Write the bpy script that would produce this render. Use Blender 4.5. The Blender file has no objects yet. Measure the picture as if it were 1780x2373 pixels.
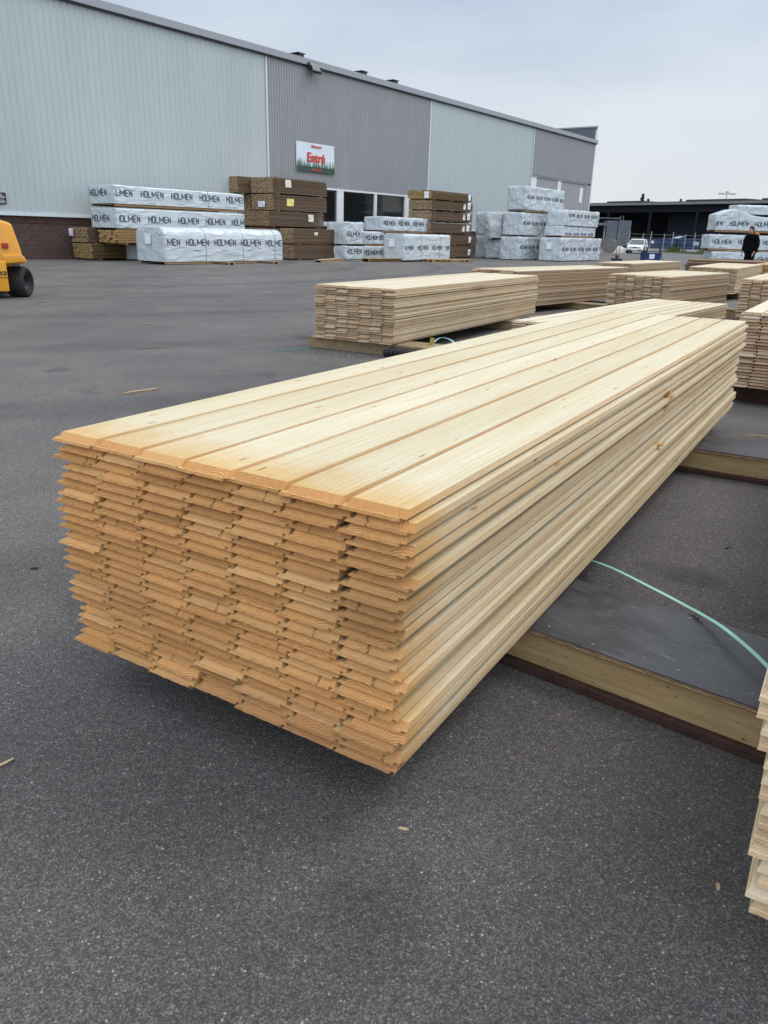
import bpy, bmesh, math, random
from mathutils import Vector, Matrix, noise
from mathutils.bvhtree import BVHTree
R = math.radians
random.seed(7)
S = bpy.context.scene
COL = S.collection

# ------------------------------------------------------------------ camera
cam_d = bpy.data.cameras.new("camera")
cam = bpy.data.objects.new("camera", cam_d); COL.objects.link(cam)
cam_d.sensor_fit = 'VERTICAL'; cam_d.sensor_height = 24.0
cam_d.lens = 24.0 * 1774.77 / 2373.0
cam_d.clip_start = 0.05; cam_d.clip_end = 6000
P_, RO = 0.349861, 0.0273035
fw = Vector((0, math.cos(P_), -math.sin(P_))); up = Vector((0, math.sin(P_), math.cos(P_))); rx = Vector((1, 0, 0))
X_ = math.cos(RO) * rx + math.sin(RO) * up; U_ = -math.sin(RO) * rx + math.cos(RO) * up
m = Matrix((X_, U_, -fw)).transposed().to_4x4(); m.translation = (0, 0, 1.2)
cam.matrix_world = m
S.camera = cam

# ------------------------------------------------------------------ world, sun, exposure
SUN_EL, SUN_AZ = R(52), R(68)            # azimuth measured from +Y towards +X
wd = bpy.data.worlds.new("World"); S.world = wd; wd.use_nodes = True
nt = wd.node_tree; nt.nodes.clear()
def wn(t, **k):
    n = nt.nodes.new(t)
    for a, b in k.items(): setattr(n, a, b)
    return n
sky = wn('ShaderNodeTexSky', sky_type='NISHITA', sun_disc=False, sun_elevation=SUN_EL, sun_rotation=SUN_AZ,
         air_density=1.0, dust_density=2.0, ozone_density=1.0)
tc = wn('ShaderNodeTexCoord'); mp = wn('ShaderNodeMapping'); mp.inputs['Scale'].default_value = (1.0, 1.6, 4.0)
mp.inputs['Rotation'].default_value = (R(12), R(-8), 0)
nz = wn('ShaderNodeTexNoise'); nz.inputs['Scale'].default_value = 1.9; nz.inputs['Detail'].default_value = 5; nz.inputs['Roughness'].default_value = .5
nt.links.new(tc.outputs['Generated'], mp.inputs[0]); nt.links.new(mp.outputs[0], nz.inputs['Vector'])
rp = wn('ShaderNodeValToRGB')
rp.color_ramp.elements[0].position = .38; rp.color_ramp.elements[0].color = (3.6, 4.6, 6.1, 1)
rp.color_ramp.elements[1].position = .62; rp.color_ramp.elements[1].color = (5.7, 6.6, 7.75, 1)
nt.links.new(nz.outputs[0], rp.inputs[0])
sx = wn('ShaderNodeSeparateXYZ'); nt.links.new(tc.outputs['Generated'], sx.inputs[0])
hr = wn('ShaderNodeValToRGB')            # cloud deck is thinner and paler low over the horizon
hr.color_ramp.elements[0].position = 0.0; hr.color_ramp.elements[0].color = (1, 1, 1, 1)
hr.color_ramp.elements[1].position = .36; hr.color_ramp.elements[1].color = (0, 0, 0, 1)
hr.color_ramp.interpolation = 'EASE'
nt.links.new(sx.outputs[2], hr.inputs[0])
hf = wn('ShaderNodeMath', operation='MULTIPLY_ADD'); hf.inputs[1].default_value = .55; hf.inputs[2].default_value = 0.0
nt.links.new(nz.outputs[0], hf.inputs[0])
hs = wn('ShaderNodeMath', operation='MULTIPLY'); nt.links.new(hr.outputs[0], hs.inputs[0])
hb = wn('ShaderNodeMath', operation='ADD'); hb.inputs[1].default_value = .62; nt.links.new(hf.outputs[0], hb.inputs[0]); nt.links.new(hb.outputs[0], hs.inputs[1]); hs.use_clamp = True
mh = wn('ShaderNodeMixRGB'); mh.inputs[2].default_value = (7.3, 7.55, 7.75, 1)
nt.links.new(hs.outputs[0], mh.inputs[0]); nt.links.new(rp.outputs[0], mh.inputs[1])
mx = wn('ShaderNodeMixRGB'); mx.inputs[0].default_value = .9
nt.links.new(sky.outputs[0], mx.inputs[1]); nt.links.new(mh.outputs[0], mx.inputs[2])
zr = wn('ShaderNodeMapRange'); zr.inputs[1].default_value = .34; zr.inputs[2].default_value = .95; zr.inputs[3].default_value = 1.0; zr.inputs[4].default_value = 2.3
nt.links.new(sx.outputs[2], zr.inputs[0])      # an overcast sky is about three times brighter overhead than low down
mz = wn('ShaderNodeVectorMath', operation='SCALE'); zc = wn('ShaderNodeMixRGB', blend_type='MULTIPLY'); zc.inputs[2].default_value = (1.10, .99, .86, 1)
zf = wn('ShaderNodeMapRange'); zf.inputs[1].default_value = .34; zf.inputs[2].default_value = .6; nt.links.new(sx.outputs[2], zf.inputs[0]); nt.links.new(zf.outputs[0], zc.inputs[0])
nt.links.new(mx.outputs[0], zc.inputs[1]); nt.links.new(zc.outputs[0], mz.inputs[0])
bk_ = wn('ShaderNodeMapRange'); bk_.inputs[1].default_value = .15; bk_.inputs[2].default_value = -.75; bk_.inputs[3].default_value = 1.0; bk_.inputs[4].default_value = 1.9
nt.links.new(sx.outputs[1], bk_.inputs[0])     # unseen sky behind the camera brightened, added to light the board ends
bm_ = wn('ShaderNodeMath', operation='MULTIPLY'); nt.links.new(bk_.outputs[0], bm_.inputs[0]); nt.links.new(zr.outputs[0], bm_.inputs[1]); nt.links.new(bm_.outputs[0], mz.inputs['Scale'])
bg = wn('ShaderNodeBackground'); bg.inputs[1].default_value = .088
wo = wn('ShaderNodeOutputWorld')
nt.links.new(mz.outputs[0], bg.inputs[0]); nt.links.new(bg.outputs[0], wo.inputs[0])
sd_ = bpy.data.lights.new("sun", 'SUN'); sd_.energy = 1.0; sd_.angle = R(22); sd_.color = (1, .96, .9)
sun = bpy.data.objects.new("sun", sd_); COL.objects.link(sun)
sv = Vector((math.sin(SUN_AZ) * math.cos(SUN_EL), math.cos(SUN_AZ) * math.cos(SUN_EL), math.sin(SUN_EL)))
sun.rotation_euler = sv.to_track_quat('Z', 'Y').to_euler()
S.view_settings.view_transform = 'Standard'; S.view_settings.look = 'None'
S.view_settings.exposure = 0.38; S.view_settings.gamma = 1.0

# ------------------------------------------------------------------ helpers
def mat(name):
    m = bpy.data.materials.new(name); m.use_nodes = True
    t = m.node_tree; b = t.nodes['Principled BSDF']
    return m, t, b
def N(t, ty, ins=None, **k):
    n = t.nodes.new(ty)
    for a, b in k.items(): setattr(n, a, b)
    for a, b in (ins or {}).items():
        if hasattr(b, 'is_output') : t.links.new(b, n.inputs[a])
        else: n.inputs[a].default_value = b
    return n
def Mth(t, op, a, b=0.0, c=None):
    d = {0: a, 1: b}
    if c is not None: d[2] = c
    return N(t, 'ShaderNodeMath', d, operation=op).outputs[0]
def Mix(t, f, a, b, mode='MIX'):
    return N(t, 'ShaderNodeMixRGB', {0: f, 1: a, 2: b}, blend_type=mode).outputs[0]
def Ramp(t, v, p0, p1, c0=(0, 0, 0, 1), c1=(1, 1, 1, 1)):
    r = N(t, 'ShaderNodeValToRGB', {0: v}); e = r.color_ramp.elements
    e[0].position = p0; e[1].position = p1; e[0].color = c0; e[1].color = c1
    return r.outputs[0]
def Noi(t, vec, scale, detail=3, rough=.5):
    return N(t, 'ShaderNodeTexNoise', {'Vector': vec, 'Scale': scale, 'Detail': detail, 'Roughness': rough}).outputs[0]
def VM(t, op, a, b):
    return N(t, 'ShaderNodeVectorMath', {0: a, 1: b}, operation=op).outputs[0]
def Bump(t, b, h, strength, dist):
    n = N(t, 'ShaderNodeBump', {'Height': h, 'Strength': strength, 'Distance': dist})
    t.links.new(n.outputs[0], b.inputs['Normal'])
def simple(name, col, rough=.6, metal=0.0, var=.12, scale=6.0, spec=.5, bump=0.0):
    m, t, b = mat(name)
    tcn = N(t, 'ShaderNodeTexCoord').outputs['Object']
    n1 = Noi(t, tcn, scale, 4, .6)
    c0 = tuple(c * (1 - var) for c in col) + (1,); c1 = tuple(min(1, c * (1 + var)) for c in col) + (1,)
    t.links.new(Ramp(t, n1, .3, .7, c0, c1), b.inputs['Base Color'])
    b.inputs['Roughness'].default_value = rough; b.inputs['Metallic'].default_value = metal
    b.inputs['Specular IOR Level'].default_value = spec
    if bump: Bump(t, b, Noi(t, tcn, scale * 8, 3), .5, bump)
    return m

def link_mesh(name, me, mats, parent=None):
    o = bpy.data.objects.new(name, me); COL.objects.link(o)
    if mats is not None:
        for mm in (mats if isinstance(mats, (list, tuple)) else [mats]): me.materials.append(mm)
    if parent is not None: o.parent = parent
    return o
def tag(o, label=None, cat=None, group=None, kind=None):
    if label: o['label'] = label
    if cat: o['category'] = cat
    if group: o['group'] = group
    if kind: o['kind'] = kind
    return o
def empty(name, loc=(0, 0, 0), rz=0.0):
    o = bpy.data.objects.new(name, None); COL.objects.link(o)
    o.location = loc; o.rotation_euler = (0, 0, rz); o.empty_display_size = .2
    return o

class MB:
    """collects geometry, then links it as ONE mesh object"""
    def __init__(s): s.v = []; s.f = []; s.mi = []; s.bc = []; s.rv = []; s.useattr = False
    def add(s, vs, fs, mi=0, bc=None, rv=0.0):
        o = len(s.v); s.v += [tuple(a) for a in vs]; s.f += [tuple(i + o for i in f) for f in fs]; s.mi += [mi] * len(fs)
        if bc is not None: s.useattr = True; s.bc += [tuple(a) for a in bc]; s.rv += [rv] * len(vs)
        elif s.useattr: s.bc += [tuple(a) for a in vs]; s.rv += [rv] * len(vs)
    def box(s, x0, x1, y0, y1, z0, z1, mi=0, M=None, bev=0.0, bc=None, rv=0.0):
        if bev > 0:
            bm = bmesh.new(); bmesh.ops.create_cube(bm, size=1)
            for v in bm.verts: v.co = Vector(((x0 + x1) / 2 + v.co.x * (x1 - x0), (y0 + y1) / 2 + v.co.y * (y1 - y0), (z0 + z1) / 2 + v.co.z * (z1 - z0)))
            bmesh.ops.bevel(bm, geom=bm.edges[:], offset=bev, segments=2, affect='EDGES', profile=.6)
            bm.verts.index_update()
            vs = [v.co.copy() for v in bm.verts]; fs = [[v.index for v in f.verts] for f in bm.faces]; bm.free()
        else:
            vs = [Vector(p) for p in ((x0, y0, z0), (x1, y0, z0), (x1, y1, z0), (x0, y1, z0), (x0, y0, z1), (x1, y0, z1), (x1, y1, z1), (x0, y1, z1))]
            fs = [(3, 2, 1, 0), (4, 5, 6, 7), (0, 1, 5, 4), (1, 2, 6, 5), (2, 3, 7, 6), (3, 0, 4, 7)]
        if M is not None: vs = [M @ v for v in vs]
        s.add(vs, fs, mi, bc, rv)
    def tube(s, pts, r, n=10, mi=0, caps=True):
        pts = [Vector(p) for p in pts]; rings = []
        for i, p in enumerate(pts):
            d = (pts[min(i + 1, len(pts) - 1)] - pts[max(i - 1, 0)]).normalized()
            a = Vector((0, 0, 1)) if abs(d.z) < .9 else Vector((1, 0, 0))
            u = d.cross(a).normalized(); w = d.cross(u).normalized()
            rr = r[i] if isinstance(r, (list, tuple)) else r
            rings.append([p + (u * math.cos(2 * math.pi * k / n) + w * math.sin(2 * math.pi * k / n)) * rr for k in range(n)])
        vs = [v for rg in rings for v in rg]; fs = []
        for i in range(len(rings) - 1):
            for k in range(n):
                fs.append((i * n + k, i * n + (k + 1) % n, (i + 1) * n + (k + 1) % n, (i + 1) * n + k))
        if caps: fs.append(tuple(range(n))[::-1]); fs.append(tuple((len(rings) - 1) * n + k for k in range(n)))
        s.add(vs, fs, mi)
    def lathe(s, prof, c, axis='x', n=28, mi=0):
        vs = []; fs = []
        for (a, r) in prof:
            for k in range(n):
                t = 2 * math.pi * k / n
                if axis == 'x': vs.append(Vector((c[0] + a, c[1] + r * math.cos(t), c[2] + r * math.sin(t))))
                elif axis == 'y': vs.append(Vector((c[0] + r * math.cos(t), c[1] + a, c[2] + r * math.sin(t))))
                else: vs.append(Vector((c[0] + r * math.cos(t), c[1] + r * math.sin(t), c[2] + a)))
        for i in range(len(prof) - 1):
            for k in range(n): fs.append((i * n + k, i * n + (k + 1) % n, (i + 1) * n + (k + 1) % n, (i + 1) * n + k))
        s.add(vs, fs, mi)
    def prism(s, outline, a0, a1, axis='y', mi=0):
        """outline in the two other axes, extruded from a0 to a1"""
        n = len(outline)
        def mk(p, a):
            if axis == 'y': return (p[0], a, p[1])
            if axis == 'x': return (a, p[0], p[1])
            return (p[0], p[1], a)
        vs = [mk(p, a0) for p in outline] + [mk(p, a1) for p in outline]
        fs = [tuple(range(n)), tuple(range(2 * n - 1, n - 1, -1))] + [(i, i + n, (i + 1) % n + n, (i + 1) % n) for i in range(n)]
        s.add(vs, fs, mi)
    def mesh(s, name, smooth=False):
        me = bpy.data.meshes.new(name); me.from_pydata(s.v, [], s.f); me.update()
        me.polygons.foreach_set('material_index', s.mi)
        if smooth: me.polygons.foreach_set('use_smooth', [True] * len(me.polygons))
        if s.useattr:
            a = me.attributes.new('bc', 'FLOAT_VECTOR', 'POINT'); a.data.foreach_set('vector', [c for p in s.bc for c in p])
            a = me.attributes.new('rv', 'FLOAT', 'POINT'); a.data.foreach_set('value', s.rv)
        bm = bmesh.new(); bm.from_mesh(me); bmesh.ops.recalc_face_normals(bm, faces=bm.faces[:]); bm.to_mesh(me); bm.free()
        return me
    def build(s, name, mats, parent=None, smooth=False):
        return link_mesh(name, s.mesh(name, smooth), mats, parent)

def text_mesh(txt, size, bold=0.0, extrude=.004, align='CENTER', spacing=1.0):
    c = bpy.data.curves.new('t', 'FONT'); c.body = txt; c.size = size; c.offset = bold; c.extrude = extrude
    c.align_x = align; c.space_character = spacing; c.resolution_u = 3
    o = bpy.data.objects.new('t', c); COL.objects.link(o)
    dg = bpy.context.evaluated_depsgraph_get(); me = bpy.data.meshes.new_from_object(o.evaluated_get(dg))
    bpy.data.objects.remove(o); bpy.data.curves.remove(c)
    return me

# ------------------------------------------------------------------ materials
def wood(name, top, side, end, stain=True, knots=1.0, grey=0.0, ringc=.62):
    m, t, b = mat(name)
    bc = N(t, 'ShaderNodeAttribute', attribute_name='bc').outputs['Vector']
    rv0 = N(t, 'ShaderNodeAttribute', attribute_name='rv').outputs['Fac']
    oi = N(t, 'ShaderNodeObjectInfo').outputs['Random']
    rv = Mth(t, 'FRACT', Mth(t, 'ADD', rv0, oi))
    off = N(t, 'ShaderNodeCombineXYZ', {0: Mth(t, 'MULTIPLY', rv, 37), 1: Mth(t, 'MULTIPLY', rv, 91), 2: Mth(t, 'MULTIPLY', rv, 53)}).outputs[0]
    p = VM(t, 'ADD', bc, off)
    # long grain
    gl = Noi(t, VM(t, 'MULTIPLY', p, (95, 2.2, 60)), 1.0, 4, .6)
    gw = Noi(t, VM(t, 'MULTIPLY', p, (14, .9, 14)), 1.0, 3, .55)
    wv = N(t, 'ShaderNodeTexWave', {'Vector': VM(t, 'MULTIPLY', p, (1, .05, 1)), 'Scale': 22.0, 'Distortion': 9.0, 'Detail': 2.0, 'Detail Scale': 1.2}, wave_type='BANDS', bands_direction='X').outputs['Fac']
    grain = Mth(t, 'ADD', Mth(t, 'MULTIPLY', gl, .75), Mth(t, 'MULTIPLY', wv, .25))
    fib = Noi(t, VM(t, 'MULTIPLY', p, (420, 60, 420)), 1.0, 2, .6)
    sp = N(t, 'ShaderNodeSeparateXYZ', {0: bc})
    nrm = N(t, 'ShaderNodeVectorTransform', {0: N(t, 'ShaderNodeNewGeometry').outputs['Normal']}, vector_type='NORMAL', convert_from='WORLD', convert_to='OBJECT').outputs[0]
    ns = N(t, 'ShaderNodeSeparateXYZ', {0: nrm})
    isup = Ramp(t, Mth(t, 'ABSOLUTE', ns.outputs[2]), .6, .8)
    isend = Ramp(t, Mth(t, 'ABSOLUTE', ns.outputs[1]), .45, .6)
    c = Mix(t, isup, side + (1,), top + (1,))
    c = Mix(t, Ramp(t, grain, .35, .75), c, Mix(t, 1.0, c, (.90, .83, .70, 1), 'MULTIPLY'))
    c = Mix(t, Ramp(t, gw, .35, .7), c, Mix(t, 1.0, c, (.93, .89, .80, 1), 'MULTIPLY'))
    c = Mix(t, Ramp(t, fib, .35, .8), c, Mix(t, 1.0, c, (.88, .84, .76, 1), 'MULTIPLY'))
    if knots:
        vk = N(t, 'ShaderNodeTexVoronoi', {'Vector': VM(t, 'MULTIPLY', p, (22, 4.6, 14)), 'Scale': 1.0, 'Randomness': 1.0}).outputs['Distance']
        kn = Mth(t, 'MULTIPLY', Ramp(t, vk, .05, .11, (1, 1, 1, 1), (0, 0, 0, 1)), knots * .9)
        c = Mix(t, kn, c, Mix(t, 1.0, c, (.50, .34, .21, 1), 'MULTIPLY'))
    # per-board tone
    tone = Ramp(t, Mth(t, 'FRACT', Mth(t, 'MULTIPLY', rv, 7.31)), 0, 1, (.88, .85, .78, 1), (1.0, 1.0, 1.0, 1))
    c = Mix(t, 1.0, c, tone, 'MULTIPLY')
    if stain:
        sn = Noi(t, VM(t, 'MULTIPLY', p, (9, 14, 9)), 1.0, 3)
        ed = Mth(t, 'ADD', sp.outputs[1], Mth(t, 'MULTIPLY', Mth(t, 'SUBTRACT', sn, .5), .16))
        se = Ramp(t, ed, .02, .20, (1, 1, 1, 1), (0, 0, 0, 1))
        c = Mix(t, Mth(t, 'MULTIPLY', se, .8), c, Mix(t, 1.0, c, (.93, .66, .32, 1), 'MULTIPLY'))
    # end grain: growth rings about a pith outside the board
    cx = Mth(t, 'ADD', .02, Mth(t, 'MULTIPLY', Mth(t, 'FRACT', Mth(t, 'MULTIPLY', rv, 5.7)), .11))
    cz = Mth(t, 'SUBTRACT', -.004, Mth(t, 'MULTIPLY', Mth(t, 'FRACT', Mth(t, 'MULTIPLY', rv, 3.3)), .07))
    dx = Mth(t, 'SUBTRACT', sp.outputs[0], cx); dz = Mth(t, 'SUBTRACT', sp.outputs[2], cz)
    rr = Mth(t, 'SQRT', Mth(t, 'ADD', Mth(t, 'MULTIPLY', dx, dx), Mth(t, 'MULTIPLY', dz, dz)))
    rr = Mth(t, 'ADD', rr, Mth(t, 'MULTIPLY', Noi(t, p, 30, 2), .006))
    ring = Mth(t, 'ADD', .5, Mth(t, 'MULTIPLY', .5, Mth(t, 'SINE', Mth(t, 'MULTIPLY', rr, Mth(t, 'ADD', 1150, Mth(t, 'MULTIPLY', Mth(t, 'FRACT', Mth(t, 'MULTIPLY', rv, 23.1)), 1100))))))
    ec = Mix(t, ring, end + (1,), tuple(x * ringc for x in end) + (1,))
    en = Noi(t, VM(t, 'MULTIPLY', p, (60, 60, 160)), 1.0, 3, .7)
    ec = Mix(t, Ramp(t, en, .3, .75), ec, Mix(t, 1.0, ec, (.84, .78, .72, 1), 'MULTIPLY'))
    et = Mth(t, 'FRACT', Mth(t, 'MULTIPLY', rv, 11.9))
    eu = Mth(t, 'FRACT', Mth(t, 'MULTIPLY', rv, 29.7))
    ec = Mix(t, 1.0, ec, Ramp(t, eu, 0, 1, (.80, .76, .74, 1), (1.10, 1.09, 1.12, 1)), 'MULTIPLY')
    ec = Mix(t, Ramp(t, et, .7, 1.0), ec, (end[0] * .90, end[1] * .98, end[2] * 1.12, 1))
    # a drying crack on some boards
    crk = Mth(t, 'ABSOLUTE', Mth(t, 'ADD', Mth(t, 'SUBTRACT', sp.outputs[0], Mth(t, 'ADD', .03, Mth(t, 'MULTIPLY', rv, .08))), Mth(t, 'MULTIPLY', Mth(t, 'SUBTRACT', Noi(t, p, 140, 2), .5), .016)))
    cm = Mth(t, 'MULTIPLY', Ramp(t, crk, .0002, .0008, (1, 1, 1, 1), (0, 0, 0, 1)), Mth(t, 'GREATER_THAN', Mth(t, 'FRACT', Mth(t, 'MULTIPLY', rv, 17.3)), .88))
    ec = Mix(t, cm, ec, tuple(x * .2 for x in end) + (1,))
    c = Mix(t, isend, c, ec)
    # grey weathering in blotches with a shape of their own
    wp = N(t, 'ShaderNodeNewGeometry').outputs['Position']
    wn1 = Noi(t, VM(t, 'MULTIPLY', wp, (3.2, 3.2, 5)), 1.0, 4, .6)
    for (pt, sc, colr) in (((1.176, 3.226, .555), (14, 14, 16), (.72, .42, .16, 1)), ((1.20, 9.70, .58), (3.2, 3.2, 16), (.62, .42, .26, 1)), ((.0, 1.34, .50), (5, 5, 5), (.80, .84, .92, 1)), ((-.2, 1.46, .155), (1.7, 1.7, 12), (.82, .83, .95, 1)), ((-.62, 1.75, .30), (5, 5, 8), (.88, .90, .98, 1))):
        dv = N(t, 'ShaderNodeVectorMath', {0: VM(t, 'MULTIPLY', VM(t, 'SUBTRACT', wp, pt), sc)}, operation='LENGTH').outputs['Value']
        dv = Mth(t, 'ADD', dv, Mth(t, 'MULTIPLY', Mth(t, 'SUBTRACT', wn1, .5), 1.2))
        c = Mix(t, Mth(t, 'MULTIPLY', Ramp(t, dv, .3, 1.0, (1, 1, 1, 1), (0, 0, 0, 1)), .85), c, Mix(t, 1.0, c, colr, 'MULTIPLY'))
    wmask = Mth(t, 'MULTIPLY', Ramp(t, wn1, .50, .68), .20 + grey)
    c = Mix(t, wmask, c, Mix(t, 1.0, c, (.85, .79, .75, 1), 'MULTIPLY'))
    t.links.new(c, b.inputs['Base Color'])
    b.inputs['Roughness'].default_value = .78; b.inputs['Specular IOR Level'].default_value = .25
    Bump(t, b, Mth(t, 'ADD', Mth(t, 'MULTIPLY', fib, .6), Mth(t, 'ADD', grain, Mth(t, 'MULTIPLY', en, .6))), .5, .0012)
    return m
M_PINE = wood('pale_spruce', (.685, .645, .535), (.75, .61, .445), (.73, .375, .135))
M_PALE = wood('pale_spruce_clean', (.80, .73, .59), (.80, .68, .50), (.74, .55, .34), stain=False, ringc=.78)
M_PINE2 = wood('spruce_far', (.72, .68, .59), (.64, .53, .40), (.56, .41, .26), stain=False, knots=.7, grey=.1)
M_BROWN = wood('treated_brown', (.50, .41, .31), (.48, .365, .26), (.17, .115, .075), stain=False, knots=.5, ringc=.75)
M_OLIVE = wood('treated_yellow', (.50, .42, .20), (.46, .36, .17), (.17, .11, .05), stain=False, knots=.5)
M_RAW = wood('raw_timber', (.55, .40, .22), (.52, .37, .19), (.42, .26, .12), stain=False)

# asphalt
M_ASPH, t, b = mat('asphalt')
wp = N(t, 'ShaderNodeNewGeometry').outputs['Position']
agg = N(t, 'ShaderNodeTexVoronoi', {'Vector': wp, 'Scale': 170.0}, feature='F1')
agc = N(t, 'ShaderNodeSeparateColor', {0: agg.outputs['Color']})
fine = Noi(t, wp, 330, 4, .75); mid = Noi(t, wp, 60, 4, .7); big = Noi(t, wp, 1.1, 5, .6); pat = Noi(t, VM(t, 'MULTIPLY', wp, (.3, .12, 1)), 1.0, 4, .55)
ag2 = N(t, 'ShaderNodeTexVoronoi', {'Vector': wp, 'Scale': 330.0}, feature='F1'); a2 = N(t, 'ShaderNodeSeparateColor', {0: ag2.outputs['Color']})
base = Mix(t, Mth(t, 'POWER', a2.outputs[0], 2.2), (.060, .059, .058, 1), (.19, .187, .183, 1))
base = Mix(t, Ramp(t, fine, .38, .62), Mix(t, 1.0, base, (.60, .60, .61, 1), 'MULTIPLY'), base)
base = Mix(t, Ramp(t, mid, .38, .62), Mix(t, 1.0, base, (.74, .74, .76, 1), 'MULTIPLY'), base)
warp = VM(t, 'ADD', wp, VM(t, 'MULTIPLY', N(t, 'ShaderNodeTexNoise', {'Vector': wp, 'Scale': 260.0, 'Detail': 2.0}).outputs['Color'], (.005, .005, 0)))
sv_ = N(t, 'ShaderNodeTexVoronoi', {'Vector': warp, 'Scale': 150.0}, feature='F1'); svc = N(t, 'ShaderNodeSeparateColor', {0: sv_.outputs['Color']})
bv_ = N(t, 'ShaderNodeTexVoronoi', {'Vector': warp, 'Scale': 75.0}, feature='F1'); bvc = N(t, 'ShaderNodeSeparateColor', {0: bv_.outputs['Color']})
stone = Mth(t, 'MULTIPLY', Mth(t, 'POWER', svc.outputs[0], 5.0), Ramp(t, sv_.outputs['Distance'], .2, .42, (1, 1, 1, 1), (0, 0, 0, 1)))
stone = Mth(t, 'MULTIPLY', stone, Ramp(t, mid, .36, .62))
stone2 = Mth(t, 'MULTIPLY', Mth(t, 'POWER', bvc.outputs[1], 14.0), Ramp(t, bv_.outputs['Distance'], .12, .24, (1, 1, 1, 1), (0, 0, 0, 1)))
stone = Mth(t, 'MAXIMUM', stone, stone2)
base = Mix(t, Mth(t, 'MULTIPLY', stone, .8), base, (.46, .45, .43, 1))
tint = Ramp(t, agc.outputs[2], .3, 1.0, (1, 1, 1, 1), (1.12, .98, .93, 1))
base = Mix(t, 1.0, base, tint, 'MULTIPLY')
base = Mix(t, Ramp(t, big, .35, .66), Mix(t, 1.0, base, (.74, .74, .76, 1), 'MULTIPLY'), base)
base = Mix(t, Ramp(t, pat, .42, .62), base, Mix(t, 1.0, base, (1.25, 1.25, 1.25, 1), 'MULTIPLY'))
spn = Noi(t, VM(t, 'ADD', wp, (4.3, 1.7, 0)), 1.7, 2, .4)
base = Mix(t, Ramp(t, spn, .66, .72), base, Mix(t, 1.0, base, (.62, .62, .64, 1), 'MULTIPLY'))
tyre = N(t, 'ShaderNodeTexWave', {'Vector': VM(t, 'ADD', wp, (14, -30, 0)), 'Scale': .11, 'Distortion': 3.0, 'Detail': 2.0, 'Detail Scale': .6}, wave_type='RINGS', rings_direction='Z').outputs['Fac']
base = Mix(t, Mth(t, 'MULTIPLY', Ramp(t, tyre, .86, .97), .7), base, Mix(t, 1.0, base, (.70, .70, .71, 1), 'MULTIPLY'))
st1 = N(t, 'ShaderNodeVectorMath', {0: VM(t, 'SUBTRACT', wp, (0.0, 1.09, 0))}, operation='LENGTH').outputs['Value']
st1 = Mth(t, 'ADD', st1, Mth(t, 'MULTIPLY', Mth(t, 'SUBTRACT', Noi(t, wp, 9, 3), .5), .12))
base = Mix(t, Mth(t, 'MULTIPLY', Ramp(t, st1, .03, .15, (1, 1, 1, 1), (0, 0, 0, 1)), .75), base, Mix(t, 1.0, base, (.6, .6, .62, 1), 'MULTIPLY'))
dd = N(t, 'ShaderNodeVectorMath', {0: VM(t, 'MULTIPLY', VM(t, 'SUBTRACT', wp, (-.35, 8.0, 0)), (1.2, 1.6, 1))}, operation='LENGTH').outputs['Value']
dust = Mth(t, 'MULTIPLY', Ramp(t, dd, .2, 1.1, (1, 1, 1, 1), (0, 0, 0, 1)), Ramp(t, Noi(t, wp, 26, 5, .75), .52, .62))
base = Mix(t, Mth(t, 'MULTIPLY', dust, .55), base, (.42, .38, .30, 1))
chips = N(t, 'ShaderNodeTexVoronoi', {'Vector': VM(t, 'MULTIPLY', wp, (9, 13, 1)), 'Scale': 1.0}).outputs['Distance']
base = Mix(t, Ramp(t, chips, .022, .034, (1, 1, 1, 1), (0, 0, 0, 1)), base, (.34, .31, .26, 1))
base = Mix(t, 1.0, base, (1.58, 1.55, 1.51, 1), 'MULTIPLY')
t.links.new(base, b.inputs['Base Color']); b.inputs['Roughness'].default_value = .72; b.inputs['Specular IOR Level'].default_value = .42
Bump(t, b, Mth(t, 'ADD', fine, Mth(t, 'ADD', Mth(t, 'MULTIPLY', agg.outputs['Distance'], -.7), Mth(t, 'MULTIPLY', mid, .8))), .85, .006)

def cladding(name, col):
    m, t, b = mat(name)
    oc = N(t, 'ShaderNodeTexCoord').outputs['Object']
    n1 = Noi(t, VM(t, 'MULTIPLY', oc, (.7, 1, .12)), 1.0, 4, .6)
    n2 = Noi(t, VM(t, 'MULTIPLY', oc, (6, 1, .5)), 1.0, 4, .7)
    c = Mix(t, Ramp(t, n1, .35, .7), tuple(x * .93 for x in col) + (1,), col + (1,))
    c = Mix(t, Ramp(t, n2, .5, .8), c, Mix(t, 1.0, c, (.90, .91, .90, 1), 'MULTIPLY'))
    t.links.new(c, b.inputs['Base Color']); b.inputs['Roughness'].default_value = .5; b.inputs['Specular IOR Level'].default_value = .4
    return m
M_LIGHT = cladding('light_sheet', (.445, .488, .499)); M_DARK = cladding('dark_sheet', (.322, .321, .335))
M_TRIM = simple('grey_trim', (.30, .32, .345), .45, var=.06)
M_TRIML = simple('light_trim', (.58, .63, .66), .45, var=.05)
M_BLACK = simple('black_paint', (.012, .012, .014), .5)
M_RUBBER = simple('rubber', (.013, .013, .014), .75, var=.35, scale=9)
M_STEEL = simple('galvanised', (.36, .38, .40), .4, .6, var=.15)
M_WHITE = simple('white_paint', (.72, .74, .75), .45, var=.06)

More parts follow.
